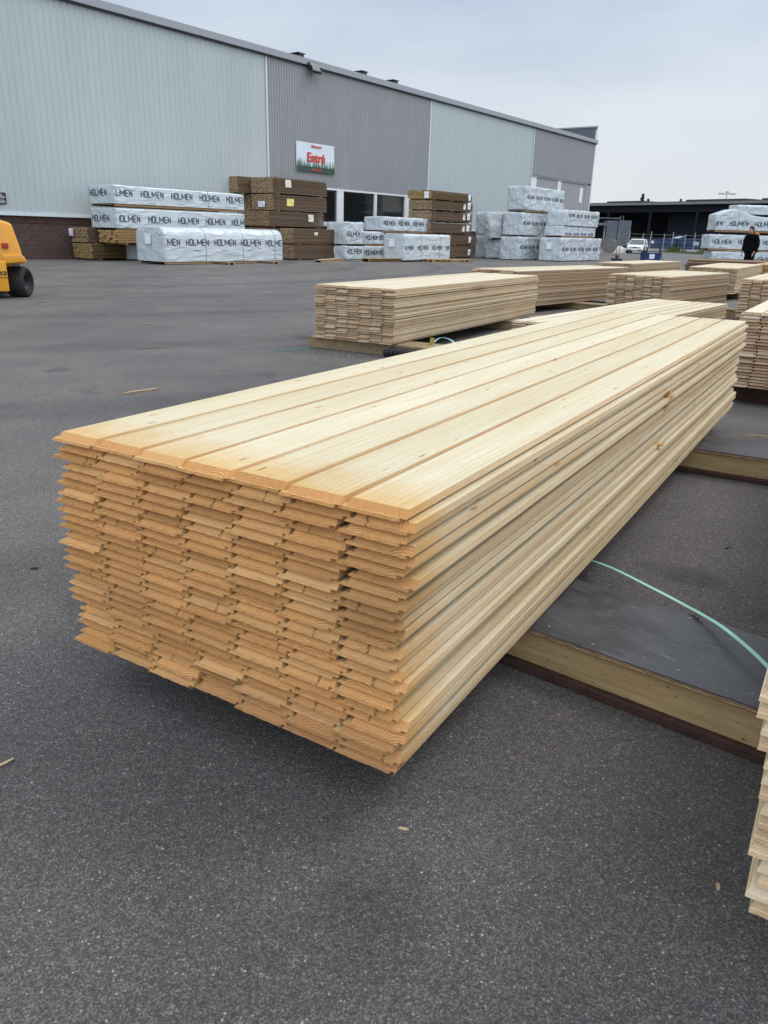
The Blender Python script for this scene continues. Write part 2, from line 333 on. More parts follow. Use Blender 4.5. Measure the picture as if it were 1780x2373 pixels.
M_BRICK, t, b = mat('red_brick')
uvn = N(t, 'ShaderNodeUVMap').outputs[0]
bk = N(t, 'ShaderNodeTexBrick', {'Vector': uvn, 'Color1': (.085, .038, .030, 1), 'Color2': (.055, .027, .023, 1), 'Mortar': (.115, .095, .085, 1), 'Scale': 1.0,
      'Mortar Size': .009, 'Mortar Smooth': .1, 'Brick Width': .26, 'Row Height': .082})
bk.offset = .5
nn = Noi(t, uvn, 5, 4)
t.links.new(Mix(t, Ramp(t, nn, .3, .7), bk.outputs[0], Mix(t, 1.0, bk.outputs[0], (.75, .75, .78, 1), 'MULTIPLY')), b.inputs['Base Color'])
b.inputs['Roughness'].default_value = .85; Bump(t, b, Mth(t, 'SUBTRACT', 1.0, bk.outputs['Fac']), .6, .01)

M_GLASS, t, b = mat('dark_glass')
b.inputs['Base Color'].default_value = (.012, .014, .016, 1); b.inputs['Roughness'].default_value = .06; b.inputs['Specular IOR Level'].default_value = .6

def wrapmat(name, col, fold, sc, dist):
    m, t, b = mat(name)
    oc = N(t, 'ShaderNodeTexCoord').outputs['Object']
    n1 = Noi(t, oc, 1.3, 4)
    w1 = N(t, 'ShaderNodeTexNoise', {'Vector': VM(t, 'MULTIPLY', oc, fold), 'Scale': sc, 'Detail': 2.0, 'Roughness': .45, 'Distortion': .35}).outputs[0]
    w2 = N(t, 'ShaderNodeTexNoise', {'Vector': VM(t, 'MULTIPLY', VM(t, 'ADD', oc, (7, 3, 5)), (1.2, 1.2, .9)), 'Scale': sc * 1.1, 'Detail': 1.0, 'Roughness': .4, 'Distortion': .2}).outputs[0]
    r1 = Mth(t, 'POWER', Mth(t, 'SUBTRACT', 1.0, Mth(t, 'MULTIPLY', Mth(t, 'ABSOLUTE', Mth(t, 'SUBTRACT', w1, .5)), 2.0)), 7.0)
    r2 = Mth(t, 'POWER', Mth(t, 'SUBTRACT', 1.0, Mth(t, 'MULTIPLY', Mth(t, 'ABSOLUTE', Mth(t, 'SUBTRACT', w2, .5)), 2.0)), 9.0)
    rid = Mth(t, 'ADD', Mth(t, 'MULTIPLY', r1, .6), Mth(t, 'ADD', Mth(t, 'MULTIPLY', r2, .35), Mth(t, 'MULTIPLY', w2, .3)))
    t.links.new(Mix(t, Ramp(t, n1, .3, .7), tuple(x * .94 for x in col) + (1,), col + (1,)), b.inputs['Base Color'])
    b.inputs['Roughness'].default_value = .26; b.inputs['Specular IOR Level'].default_value = .5
    Bump(t, b, rid, .5, dist)
    return m
M_WRAP = wrapmat('plastic_sheet', (.55, .60, .63), (.45, 1.2, 2.0), 1.6, .06)
M_WRAPC = wrapmat('plastic_sheet_loose', (.53, .575, .605), (.9, 1.0, 1.5), 1.3, .11)
M_INK = simple('print_ink', (.045, .055, .075), .5)
M_STRAP = simple('strap_grey', (.12, .14, .16), .5)
M_PAPER = simple('paper', (.75, .72, .62), .7)
M_PAPERW = simple('white_paper', (.78, .80, .85), .7)

# ------------------------------------------------------------------ ground
g = MB()
g.add([(-1500, -300, 0), (1500, -300, 0), (1500, 2500, 0), (-1500, 2500, 0)], [(0, 1, 2, 3)])
tag(g.build('ground', M_ASPH), kind='structure')

# ------------------------------------------------------------------ warehouse (local x runs along the facade, y goes into the building)
TH = .62825
D_ = Vector((math.sin(TH), math.cos(TH), 0)); N_ = Vector((D_.y, -D_.x, 0)); RZ = math.atan2(D_.y, D_.x)
WN = -26.6
def wall_pt(s, n, z=0.0): return D_ * s + N_ * n + Vector((0, 0, z))
def frame(name, s, n, z=0.0): return empty(name, wall_pt(s, n, z), RZ)
wh = frame('warehouse', 0, WN)
tag(wh, 'long warehouse clad in light and dark grey corrugated sheet with brick base', 'warehouse')
TOP = 8.4
def sheet(s0, s1, z0, z1, pitch, depth, mt, holes=()):
    mb = MB(); n = int(round((s1 - s0) / pitch)); pitch = (s1 - s0) / n
    for i in range(n):
        a = s0 + i * pitch
        xs = [a, a + pitch * .36, a + pitch * .5, a + pitch * .86, a + pitch]; ys = [-depth, -depth, 0, 0, -depth]
        zr = [(z0, z1)]
        for (h0, h1, k0, k1) in holes:
            if a + pitch > h0 and a < h1: zr = [(z0, k0), (k1, z1)]
        for (p, q) in zr:
            if q - p < .01: continue
            for j in range(4):
                mb.add([(xs[j], ys[j], p), (xs[j + 1], ys[j + 1], p), (xs[j + 1], ys[j + 1], q), (xs[j], ys[j], q)], [(0, 1, 2, 3)])
    me = bpy.data.meshes.new('cladding_panel'); me.from_pydata(mb.v, [], mb.f); me.update()
    return link_mesh('cladding_panel', me, mt, wh)
tag(sheet(2, 27.05, 1.50, TOP - .12, .25, .022, M_LIGHT), 'light grey panel at the near end')
tag(sheet(27.05, 40.0, 1.50, TOP - .12, .166, .035, M_DARK, holes=((30.6, 38.1, 1.5, 3.18),)), 'dark grey panel behind the welcome banner')
tag(sheet(40.0, 53.0, 1.50, TOP - .12, .25, .022, M_LIGHT), 'second light grey panel')
tag(sheet(53.0, 63.8, 5.28, TOP - .12, .166, .035, M_DARK), 'dark grey panel at the far end')
for s in (27.05, 40.0, 53.0):                                         # flashings between panels
    mb = MB(); mb.box(s - .05, s + .05, -.045, -.02, 1.5, TOP - .12); mb.build('panel_flashing', M_TRIML, wh)
mb = MB(); mb.box(63.7, 63.84, -.06, .05, 0, TOP + .8); mb.build('corner_flashing', M_TRIML, wh)
mb = MB(); mb.box(2, 53, -.06, .02, 1.42, 1.53)
mb.build('drip_flashing', M_TRIML, wh)
mb = MB()
mb.box(2, 63.95, -.16, .05, TOP - .16, TOP + .10, bev=.012)
mb.build('roof_edge_trim', M_TRIM, wh)
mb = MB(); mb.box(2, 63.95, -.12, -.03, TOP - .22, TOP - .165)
mb.build('painted_trim_shadow', M_BLACK, wh)  # solid black strip painted in as the shade under the roof trim
mb = MB()                                                             # brick plinth with UVs
def brick_wall(mb, s0, s1, y, z0, z1): mb.add([(s0, y, z0), (s1, y, z0), (s1, y, z1), (s0, y, z1)], [(0, 1, 2, 3)])
brick_wall(mb, 2, 53, .05, 0, 1.42)
o = mb.build('brick_plinth', M_BRICK, wh)
uv = o.data.uv_layers.new(name='UVMap')
for lp in o.data.loops:
    c = o.data.vertices[lp.vertex_index].co; uv.data[lp.index].uv = (c.x, c.z)
mb = MB()                                                             # upright brick course under the flashing
for i in range(int(16 / .085)):
    s = 12 + i * .085; mb.box(s, s + .075, .03, .06, 1.19, 1.415)
mb.build('soldier_course', simple('dark_brick', (.07, .036, .03), .85, var=.4, scale=14), wh)
mb = MB()                                                             # body behind the facade, roof
mb.add([(2, .06, 0), (2, 42, 0), (63.8, 42, 0), (63.8, .06, 0), (2, .06, TOP), (2, 42, TOP), (63.8, 42, TOP), (63.8, .06, TOP)],
       [(0, 1, 5, 4), (1, 2, 6, 5), (2, 3, 7, 6)])
mb.build('rear_walls', M_DARK, wh)
mb = MB(); mb.box(2, 63.8, .06, 42, TOP - .1, TOP - .02); mb.build('flat_roof', M_BLACK, wh)
# raised parapet on the far gable
mb = MB()
mb.add([(63.72, 0, TOP + .1), (63.72, 14, TOP + .1), (63.72, 14, TOP + 1.0), (63.72, 0, TOP + 1.0),
        (63.86, 0, TOP + .1), (63.86, 14, TOP + .1), (63.86, 14, TOP + 1.0), (63.86, 0, TOP + 1.0)],
       [(0, 1, 2, 3), (7, 6, 5, 4), (0, 4, 5, 1), (3, 2, 6, 7), (1, 5, 6, 2), (0, 3, 7, 4)])
mb.build('gable_parapet', simple('parapet_grey', (.11, .12, .14), .6), wh)
mb = MB(); mb.box(63.66, 63.92, -.05, 14, TOP + 1.0, TOP + 1.1); mb.build('parapet_cap', M_TRIM, wh)
# entrance windows
win = MB()
for (a, c_) in ((30.6, 31.85), (32.35, 34.95), (35.15, 37.75)): win = MB(); win.box(a, c_, .06, .075, 1.62, 3.10); win.build('window_glass', M_GLASS, wh)
fr = MB()
fr.box(30.5, 38.15, -.05, .04, 3.10, 3.18); fr.box(30.5, 38.15, -.07, .04, 1.50, 1.62)
for (a, c_) in ((30.5, 30.6), (31.85, 32.35), (34.95, 35.15), (37.75, 38.15)): fr.box(a, c_, -.045, .05, 1.621, 3.099)
fr.build('window_frame', M_WHITE, wh)
inn = MB()
for (a, z1, c) in ((33.0, 2.0, 0), (34.1, 2.25, 0), (36.9, 2.9, 0)): inn.box(a, a + .35, .3, .35, 1.6, z1)
inn.build('indoor_fittings', simple('dim_indoor', (.25, .25, .24), .8), wh)
# sliding doors at the far end
dr = MB(); dr.box(53.9, 57.3, -.03, .0, .02, 5.15); dr.build('sliding_door', M_DARK, wh)
dr = MB(); dr.box(58.1, 62.6, -.03, .0, .02, 5.15); dr.build('sliding_door', M_DARK, wh)
for a, c_ in ((53.06, 53.88), (57.4, 58.05)): dr = MB(); dr.box(a, c_, -.05, .0, 0, 5.2); dr.build('door_post', M_WHITE, wh)
dr = MB(); dr.box(53.05, 62.9, -.10, -.052, 5.17, 5.24); dr.build('door_rail', M_TRIM, wh)
dr = MB(); dr.box(62.65, 63.69, -.03, .0, 0, 5.15); dr.build('end_wall_sheet', M_DARK, wh)
dr = MB(); dr.box(61.6, 62.15, -.06, -.035, 3.8, 4.9); dr.build('door_window', M_WHITE, wh)
# steel beam ends standing on the roof edge
for s in (29.1, 33.75, 36.4):
    be = MB(); be.box(s, s + .50, -.02, .9, TOP + .26, TOP + .29); be.box(s, s + .50, -.02, .9, TOP + .10, TOP + .13); be.box(s + .1, s + .4, -.01, .85, TOP + .131, TOP + .259)
    be.build('roof_beam', M_BLACK, wh)
# fasteners in rows on the near panel
fa = MB()
for z in (3.1, 4.75, 6.4, 7.7):
    for i in range(0, 100, 2):
        s = 2 + i * .2505 + .045; fa.box(s - .008, s + .008, -.032, -.022, z, z + .016)
tag(fa.build('sheet_fasteners', M_STEEL, wh), kind='stuff')

# banner
bn = frame('welcome_banner', 28.85, WN + .07, 3.80)
tag(bn, 'white banner reading Entré above a printed green forest on the dark wall', 'sign')
mb = MB(); nx = 24
vs = []; fs = []
for i in range(nx + 1):
    for j in range(9):
        x = i / nx * 2.72; z = j / 8 * 1.27
        vs.append((x, -.012 * noise.noise(Vector((x * 1.7, z * 1.9, 3))), z))
for i in range(nx):
    for j in range(8): fs.append((i * 9 + j, (i + 1) * 9 + j, (i + 1) * 9 + j + 1, i * 9 + j + 1))
mb.add(vs, fs); mb.build('banner_sheet', simple('banner_white', (.66, .73, .80), .5, var=.04), bn)
def trees_strip(n, hmin, hmax, y, seed, w=.2, zb=.0):
    rnd = random.Random(seed); mb = MB()
    for i in range(n):
        x = (i + .5) / n * 2.68 + .02 + rnd.uniform(-.03, .03); h = rnd.uniform(hmin, hmax); ww = w * rnd.uniform(.6, 1.1)
        lv = 4; pts = []
        for k in range(lv):
            z = zb + h * k / lv; q = ww / 2 * (1 - k / lv)
            pts.append((q, z)); pts.append((q * .62, z + h / lv * .96))
        out = [(x + a, b_) for a, b_ in pts] + [(x, zb + h)] + [(x - a, b_) for a, b_ in reversed(pts)]
        out = [(min(2.715, max(.005, a)), b_) for a, b_ in out]
        mb.prism(out, y, y - .002)
    return mb
trees_strip(13, .42, .62, -.016, 2, .22).build('printed_trees', simple('sign_green_pale', (.19, .29, .18), .6), bn)
trees_strip(24, .30, .56, -.019, 5, .16).build('printed_trees', simple('sign_green_mid', (.075, .16, .095), .6), bn)
mbx = trees_strip(30, .22, .40, -.022, 8, .15); mbx.box(.004, 2.716, -.025, -.0235, .004, .24)
mbx.build('printed_trees', simple('sign_green_dark', (.028, .07, .05), .6), bn)
M_RED = simple('sign_red', (.58, .045, .02), .5, var=.05)
def put_text(parent, name, txt, size, x, z, y, mt, bold=0, sx=1.0, **k):
    me = text_mesh(txt, size, bold, **k); o = link_mesh(name, me, mt, parent)
    o.location = (x, y, z); o.rotation_euler = (R(90), 0, 0); o.scale = (sx, 1, 1); return o
put_text(bn, 'headline', 'Entré', .56, 1.36, .46, -.034, M_RED, .016, 1.05)
put_text(bn, 'greeting', 'Välkommen!', .15, 1.38, 1.08, -.028, M_RED, .004, 1.0)
put_text(bn, 'web_address', 'SPIREC.SE', .135, 1.40, .07, -.031, M_RED, .004, 1.15)

# small black notice
nt_ = frame('notice_sign', 14.34, WN + .045, 1.76)
tag(nt_, 'small black notice with a white arrow-like mark low on the light wall', 'sign')
mb = MB(); mb.box(0, .30, -.012, 0, 0, .36, bev=.004); mb.build('sign_plate', M_BLACK, nt_)
mb = MB()
def bar(mb, a, b_, w, y=-.016, th=.003, seg=1, fn=None):
    a = Vector((a[0], a[1])); b_ = Vector((b_[0], b_[1])); d = (b_ - a).normalized(); p = Vector((-d.y, d.x)) * w / 2
    for i in range(seg):
        q0 = a.lerp(b_, i / seg); q1 = a.lerp(b_, (i + 1) / seg)
        qs = [q0 - p, q1 - p, q1 + p, q0 + p]
        if fn is None: mb.add([(q.x, y, q.y) for q in qs], [(0, 1, 2, 3)])
        else: mb.add([fn(q.x, q.y) for q in qs], [(0, 1, 2, 3)])
for a, b_ in (((.06, .25), (.11, .32)), ((.11, .32), (.26, .21)), ((.26, .21), (.20, .19)), ((.20, .19), (.09, .28)), ((.09, .28), (.13, .18)), ((.13, .18), (.17, .20)), ((.05, .25), (.05, .16))): bar(mb, a, b_, .014)
for z, x0, x1 in ((.125, .06, .22), (.085, .03, .27), (.045, .06, .24)):
    x = x0
    while x < x1: bar(mb, (x, z), (min(x + .028, x1), z), .016); x += .036
mb.build('printed_marks', M_WHITE, nt_)

# floodlight
fl = frame('floodlight', 29.85, WN + .45, TOP - .42)
tag(fl, 'black rectangular floodlight tilted down on the warehouse roof edge', 'light')
Mx = Matrix.Rotation(R(-35), 4, 'X')
mb = MB(); mb.box(-.32, .32, -.06, .06, -.05, .42, M=Mx, bev=.02); mb.build('lamp_housing', M_BLACK, fl)
mb = MB(); mb.box(-.27, .27, -.075, -.062, .0, .37, M=Mx); mb.build('lamp_glass', simple('lamp_glass', (.11, .115, .12), .35), fl)
mb = MB(); mb.box(-.05, .05, .0, .45, .1, .16); mb.box(-.34, -.31, -.03, .2, .05, .2); mb.box(.31, .34, -.03, .2, .05, .2); mb.build('mounting_bracket', M_BLACK, fl)

# ------------------------------------------------------------------ plastic wrapped packs
def put_word(mb, word, x0, z0, w, h, st, fn, xmin, xmax):
    G = {'H': [((0, 0), (0, 1)), ((1, 0), (1, 1)), ((0, .5), (1, .5))], 'O': [((0, 0), (0, 1)), ((1, 0), (1, 1)), ((0, 0), (1, 0)), ((0, 1), (1, 1))],
         'L': [((0, 0), (0, 1)), ((0, 0), (1, 0))], 'M': [((0, 0), (0, 1)), ((1, 0), (1, 1)), ((0, 1), (.5, .25)), ((.5, .25), (1, 1))],
         'E': [((0, 0), (0, 1)), ((0, 0), (1, 0)), ((0, .5), (.9, .5)), ((0, 1), (1, 1))], 'N': [((0, 0), (0, 1)), ((1, 0), (1, 1)), ((0, 1), (1, 0))]}
    ws = [1.45 if ch == 'M' else 1.0 for ch in word]; u = w / sum(ws); cx = x0 - u * ws[0]; pw = ws[0]
    for i, ch in enumerate(word):
        cx += pw * u; pw = ws[i]; lw = pw * u - .32 * u
        for a, b_ in G[ch]:
            pa = (cx + a[0] * lw, z0 + a[1] * h); pb = (cx + b_[0] * lw, z0 + b_[1] * h)
            if min(pa[0], pb[0]) < xmin or max(pa[0], pb[0]) > xmax: continue
            bar(mb, pa, pb, st, fn=fn, seg=3)

def wrapped(root, L, Dp, H, seed, rnd_top=.06, words=None, straps=(), amp=.022, bear=True, label_on_end=False, hump=0.0, end_amp=1.0, bag=0.0, dashes=True, endword=0.0):
    """root: Empty at near front corner; x along front, y into depth"""
    ns = noise.noise; loose = amp >= .03; amp *= .62
    def disp(x, z):
        e = 1.0 + 2.2 * math.exp(-min(x, L - x) / .35) * end_amp
        tilt = (x * .8 + z * 1.3)
        v = .5 * ns(Vector((x * .9, z * 2.2, seed))) + .35 * (abs(ns(Vector((x * 2.3 - z * 1.5, z * 3.4 + x * .6, seed + 9)))) * 2 - .5) + .10 * (abs(ns(Vector((x * 4 + z * 3, z * 5 - x * 2, seed + 19)))) * 2 - .5)
        s_ = 0
        for sx_ in straps: s_ -= .7 * math.exp(-((x - sx_) / .05) ** 2)
        return amp * (v * e + s_)
    def prof(x):
        r = rnd_top; P = []
        hh = H + hump * math.exp(-((x - .9) / .8) ** 2)
        nf, nr, ntp = 10, 5, 8
        for i in range(nf): P.append((0, (hh - r) * i / nf, -1, 0))
        for i in range(nr): a = i / nr * math.pi / 2; P.append((r - r * math.cos(a), hh - r + r * math.sin(a), -math.cos(a), math.sin(a)))
        for i in range(ntp): P.append((r + (Dp - 2 * r) * i / ntp, hh, 0, 1))
        for i in range(nr): a = i / nr * math.pi / 2; P.append((Dp - r + r * math.sin(a), hh - r + r * math.cos(a), math.sin(a), math.cos(a)))
        for i in range(nf + 1): P.append((Dp, (hh - r) * (1 - i / nf), 1, 0))
        return P
    NX = max(14, int(L / .13)); mb = MB(); vs = []; n = len(prof(0)); sgn = 1
    for i in range(NX + 1):
        x = L * i / NX
        for k, (y, z, ny, nz) in enumerate(prof(x)):
            if ny < 0 or nz > 0 and y < Dp / 2: d = disp(x, z + y)
            else: d = disp(x, z + 5)
            d += bag * max(0, ns(Vector((x * 1.1, z * 1.2, seed + 4)))) * (1.0 if ny < 0 else 0)
            zz = z + nz * d - (amp * .8 * abs(ns(Vector((x * 2.5, seed, 0)))) if z < .01 else 0) + (amp * .8 if z < .01 else 0)
            ex = (-1 if i == 0 else (1 if i == NX else 0)) * 0
            vs.append((x + ex, y + ny * d, zz))
    fs = [(i * n + k, (i + 1) * n + k, (i + 1) * n + k + 1, i * n + k + 1) for i in range(NX) for k in range(n - 1)]
    # ends
    for side in (0, 1):
        ringi = 0 if side == 0 else NX; base = [vs[ringi * n + k] for k in range(n)]; cy, cz = Dp / 2, H * .45
        prev = [ringi * n + k for k in range(n)]
        for q in (.93, .72, .5, .28, .06):
            cur = []
            for k in range(n):
                y = cy + (base[k][1] - cy) * q; z = max(.01, cz + (base[k][2] - cz) * q)
                if k == 0 or k == n - 1: z = base[k][2] + .0
                d = amp * 2.2 * (ns(Vector((y * 2.2, z * 2.6, seed + 31))) + .6 * abs(ns(Vector((y * 6 + z * 2, z * 3, seed + 41))))) + (amp * 1.3) * (1 - q) ** .3
                d += bag * (1 - q)
                vs.append(((-d) if side == 0 else (L + d), y, z)); cur.append(len(vs) - 1)
            for k in range(n - 1): fs.append((prev[k], prev[k + 1], cur[k + 1], cur[k]))
            prev = cur
        fs.append(tuple(prev))
    mb.add(vs, fs); mb.build('plastic_wrap', M_WRAPC if loose else M_WRAP, root, smooth=True)
    tree = BVHTree.FromPolygons([Vector(v) for v in vs], [f for f in fs])
    sf = lambda x, z, o=.008: (x, -disp(x, z) - o - (bag * max(0, ns(Vector((x * 1.1, z * 1.2, seed + 4))))), z)
    if words:
        z0, h, w, per, off, st = words
        x = off
        while x < L:
            wm = MB(); put_word(wm, 'HOLMEN', x, z0, w, h, st, sf, .02, L - .03); x += per
            if wm.v: wm.build('printed_word', M_INK, root)
        if endword:
            def ef(u, v):
                h_ = tree.ray_cast(Vector((-2, Dp - u, v)), Vector((1, 0, 0)))[0]
                return ((h_.x if h_ else 0) - .006, Dp - u, v)
            wm = MB(); put_word(wm, 'HOLMEN', endword, z0, w, h, st, ef, .02, Dp - .04); wm.build('printed_word', M_INK, root)
        if dashes and H > .55:
            x = off + w * .3
            while x < L - .4:
                if x > .05:
                    dm = MB(); bar(dm, (x, z0 - h * .9), (x + w * .3, z0 - h * .9), .014, fn=sf, seg=3); dm.build('printed_dash', M_STRAP, root)
                x += per
    for sx_ in straps:
        sm = MB(); P = prof(sx_); vv = []
        for (y, z, ny, nz) in P:
            d = (disp(sx_, z + y) if (ny < 0 or nz > 0 and y < Dp / 2) else disp(sx_, z + 5)) + .006
            for e in (-.011, .011): vv.append((sx_ + e, y + ny * d, z + nz * d))
        sm.add(vv, [(2 * i, 2 * i + 1, 2 * i + 3, 2 * i + 2) for i in range(len(P) - 1)]); sm.build('strap', M_STRAP, root)
    if label_on_end:
        lm = MB(); lm.box(-.075, -.065, Dp * .42, Dp * .42 + .3, H * .5, H * .5 + .32); lm.build('label', M_PAPERW, root)
    if bear:
        bmx = MB(); bmx.useattr = True
        bmx.box(.04, L * .99, .03, .13, -.075, -.002, rv=.3); bmx.box(.04, L * .99, Dp - .13, Dp - .03, -.075, -.002, rv=.6)
        bmx.build('timber_runner', M_RAW, root)

GW = 'plastic wrapped timber packs in the yard'
def wpack(s, n, z, L, Dp, H, seed, label, **k):
    r = frame('wrapped_timber_pack', s, n, z); tag(r, label, 'timber pack', GW); wrapped(r, L, Dp, H, seed, **k); return r
wpack(17.15, -21.66, .09, 5.55, 1.5, 1.10, 1, 'large silver wrapped pack with rounded top, nearest the forklift, in front of others', rnd_top=.33,
      words=(.53, .19, 1.02, 1.257, -.36, .032), straps=(1.75, 3.5, 5.15), amp=.014, label_on_end=True)
wpack(17.2, -24.2, 1.89, 6.0, 1.5, .60, 2, 'long silver wrapped pack on top of the left stack by the brick base', words=(.26, .20, 1.0, 1.33, -.25, .034), endword=.12, straps=(1.75, 4.15, 5.8), amp=.024)
wpack(17.2, -24.2, 1.10, 6.0, 1.5, .66, 3, 'long silver wrapped pack, second from the top of the left stack', words=(.22, .20, 1.0, 1.33, .0, .034), endword=.12, straps=(1.25, 4.0), amp=.024)
wpack(18.3, -24.45, .03, 4.2, 1.0, .52, 4, 'low grey wrapped pack half hidden at the foot of the left stack', words=(.15, .18, 1.0, 1.3, .1, .036), straps=(1.2,), amp=.02)
# group beside the windows
wpack(29.05, -20.4, .07, 3.8, 1.1, 1.10, 5, 'silver wrapped pack standing alone in front of the entrance windows', rnd_top=.12, words=(.44, .17, .86, 1.18, -.12, .03), straps=(1.35, 2.9), amp=.014, label_on_end=True, bear=False)
wpack(30.4, -22.6, 1.28, 4.05, 1.1, .62, 6, 'crumpled silver wrapped pack lying topmost below the entrance windows', words=(.25, .19, .9, 1.2, .1, .034), straps=(1.0, 3.2), amp=.034)
wpack(27.78, -22.65, .66, 1.25, 1.1, .93, 7, 'short torn grey wrapped pack beside the brown stack, upper of two', words=(.35, .19, 1.0, 1.1, .05, .034), amp=.038, bear=False)
wpack(29.1, -22.65, .68, 1.5, 1.1, .55, 8, 'narrow grey wrapped pack under the crumpled topmost one', words=(.2, .18, .9, 1.05, .1, .034), straps=(1.2,), amp=.03)
wpack(27.78, -22.65, .02, 1.25, 1.1, .58, 9, 'short grey wrapped pack on the ground beside the brown stack', words=(.25, .2, 1.05, 1.2, .1, .034), amp=.028, bear=False)
wpack(29.1, -22.65, .02, 1.6, 1.1, .58, 10, 'dented grey wrapped pack on the ground behind the lone pack', words=(.2, .2, 1.0, 1.1, .05, .034), amp=.03, bear=False)
# group at the right end of the facade
wpack(38.95, -19.7, 2.50, 4.7, 1.1, 1.16, 11, 'silver wrapped pack on the very top of the far corner group', words=(.55, .17, .82, 1.0, .15, .03), straps=(1.0, 3.3), amp=.04, bear=True)
wpack(38.85, -19.75, 1.25, 5.2, 1.15, 1.14, 12, 'wrinkled silver wrapped pack carrying the topmost one', words=(.52, .17, .82, 1.0, .1, .03), straps=(3.0,), amp=.04, bear=False)
wpack(38.6, -19.7, .02, 5.2, 1.15, 1.15, 13, 'wrinkled silver wrapped pack at the bottom below the topmost two', words=(.55, .17, .82, 1.0, .1, .03), straps=(1.9,), amp=.035, bear=False)
wpack(40.4, -18.0, 1.78, 4.4, 1.1, .80, 14, 'silver wrapped pack with sagging end on the right of the far group', words=(.45, .16, .8, 1.0, .3, .03), straps=(1.8, 3.9), amp=.045, bag=.05, bear=False)
wpack(40.3, -18.05, 1.27, 4.4, 1.1, .50, 15, 'thin silver wrapped pack squeezed between two thicker ones', words=(.05, .12, .8, 1.0, .3, .03), straps=(2.0, 4.0), amp=.04)
wpack(39.25, -17.6, .03, 5.35, 1.25, 1.15, 16, 'broad silver wrapped pack on the ground, front right of the far group', words=(.5, .17, .8, 1.02, .12, .03), straps=(1.4, 3.0, 4.7), amp=.03, label_on_end=True, bear=False)
wpack(39.4, -21.25, 1.05, 4.6, 1.05, 1.36, 17, 'baggy bulging silver wrapped pack between the brown stack and far group', rnd_top=.2, amp=.06, bag=.22, bear=False)
wpack(39.6, -21.25, .02, 4.6, 1.05, 1.0, 18, 'slumped silver wrapped pack beneath the baggy bulging one', rnd_top=.15, amp=.055, bag=.12, bear=False)
wpack(40.4, -22.35, 1.23, 4.6, 1.1, 1.2, 19, 'grey wrapped pack just right of the tall brown stack, upper one', amp=.04, bear=False)
wpack(40.4, -22.3, .02, 4.6, 1.1, 1.18, 20, 'grey wrapped pack just right of the tall brown stack, lower one', amp=.04, bear=False)

# stack behind the man
def wpack2(x, y, z, L, Dp, H, seed, label, rz=R(-2), **k):
    r = empty('wrapped_timber_pack', (x, y, z), rz); tag(r, label, 'timber pack', GW); wrapped(r, L, Dp, H, seed, **k); return r
wpack2(16.95, 43.0, 1.76, 6.5, 1.2, .70, 21, 'silver wrapped pack with a humped end above the bowed man', words=(.24, .21, 1.0, 1.32, -.6, .036), straps=(1.15, 2.9), amp=.035, hump=.36, rnd_top=.12)
wpack2(17.95, 43.0, 2.56, 5.5, 1.2, .46, 22, 'silver wrapped pack on top of the stack behind the man', straps=(.45,), amp=.03, rnd_top=.1, bear=False)
wpack2(16.75, 43.0, .84, 6.8, 1.2, .72, 23, 'silver wrapped pack level with the head of the man', words=(.26, .21, 1.0, 1.32, .2, .036), straps=(.35, 5.0), amp=.03, rnd_top=.08)
wpack2(16.98, 43.0, .33, 2.2, 1.2, .40, 24, 'flat silver wrapped pack left of the waist of the man', straps=(1.15,), amp=.035, rnd_top=.1)
wpack2(19.25, 42.95, .34, 4.2, 1.2, .42, 25, 'flat silver wrapped pack right of the waist of the man', words=(.02, .12, .8, 1.0, .2, .03), straps=(.3, 2.0), amp=.035, rnd_top=.1)
wpack2(17.0, 43.0, .02, 6.5, 1.2, .27, 26, 'lowest silver wrapped pack of the stack behind the man', amp=.02, bear=False)

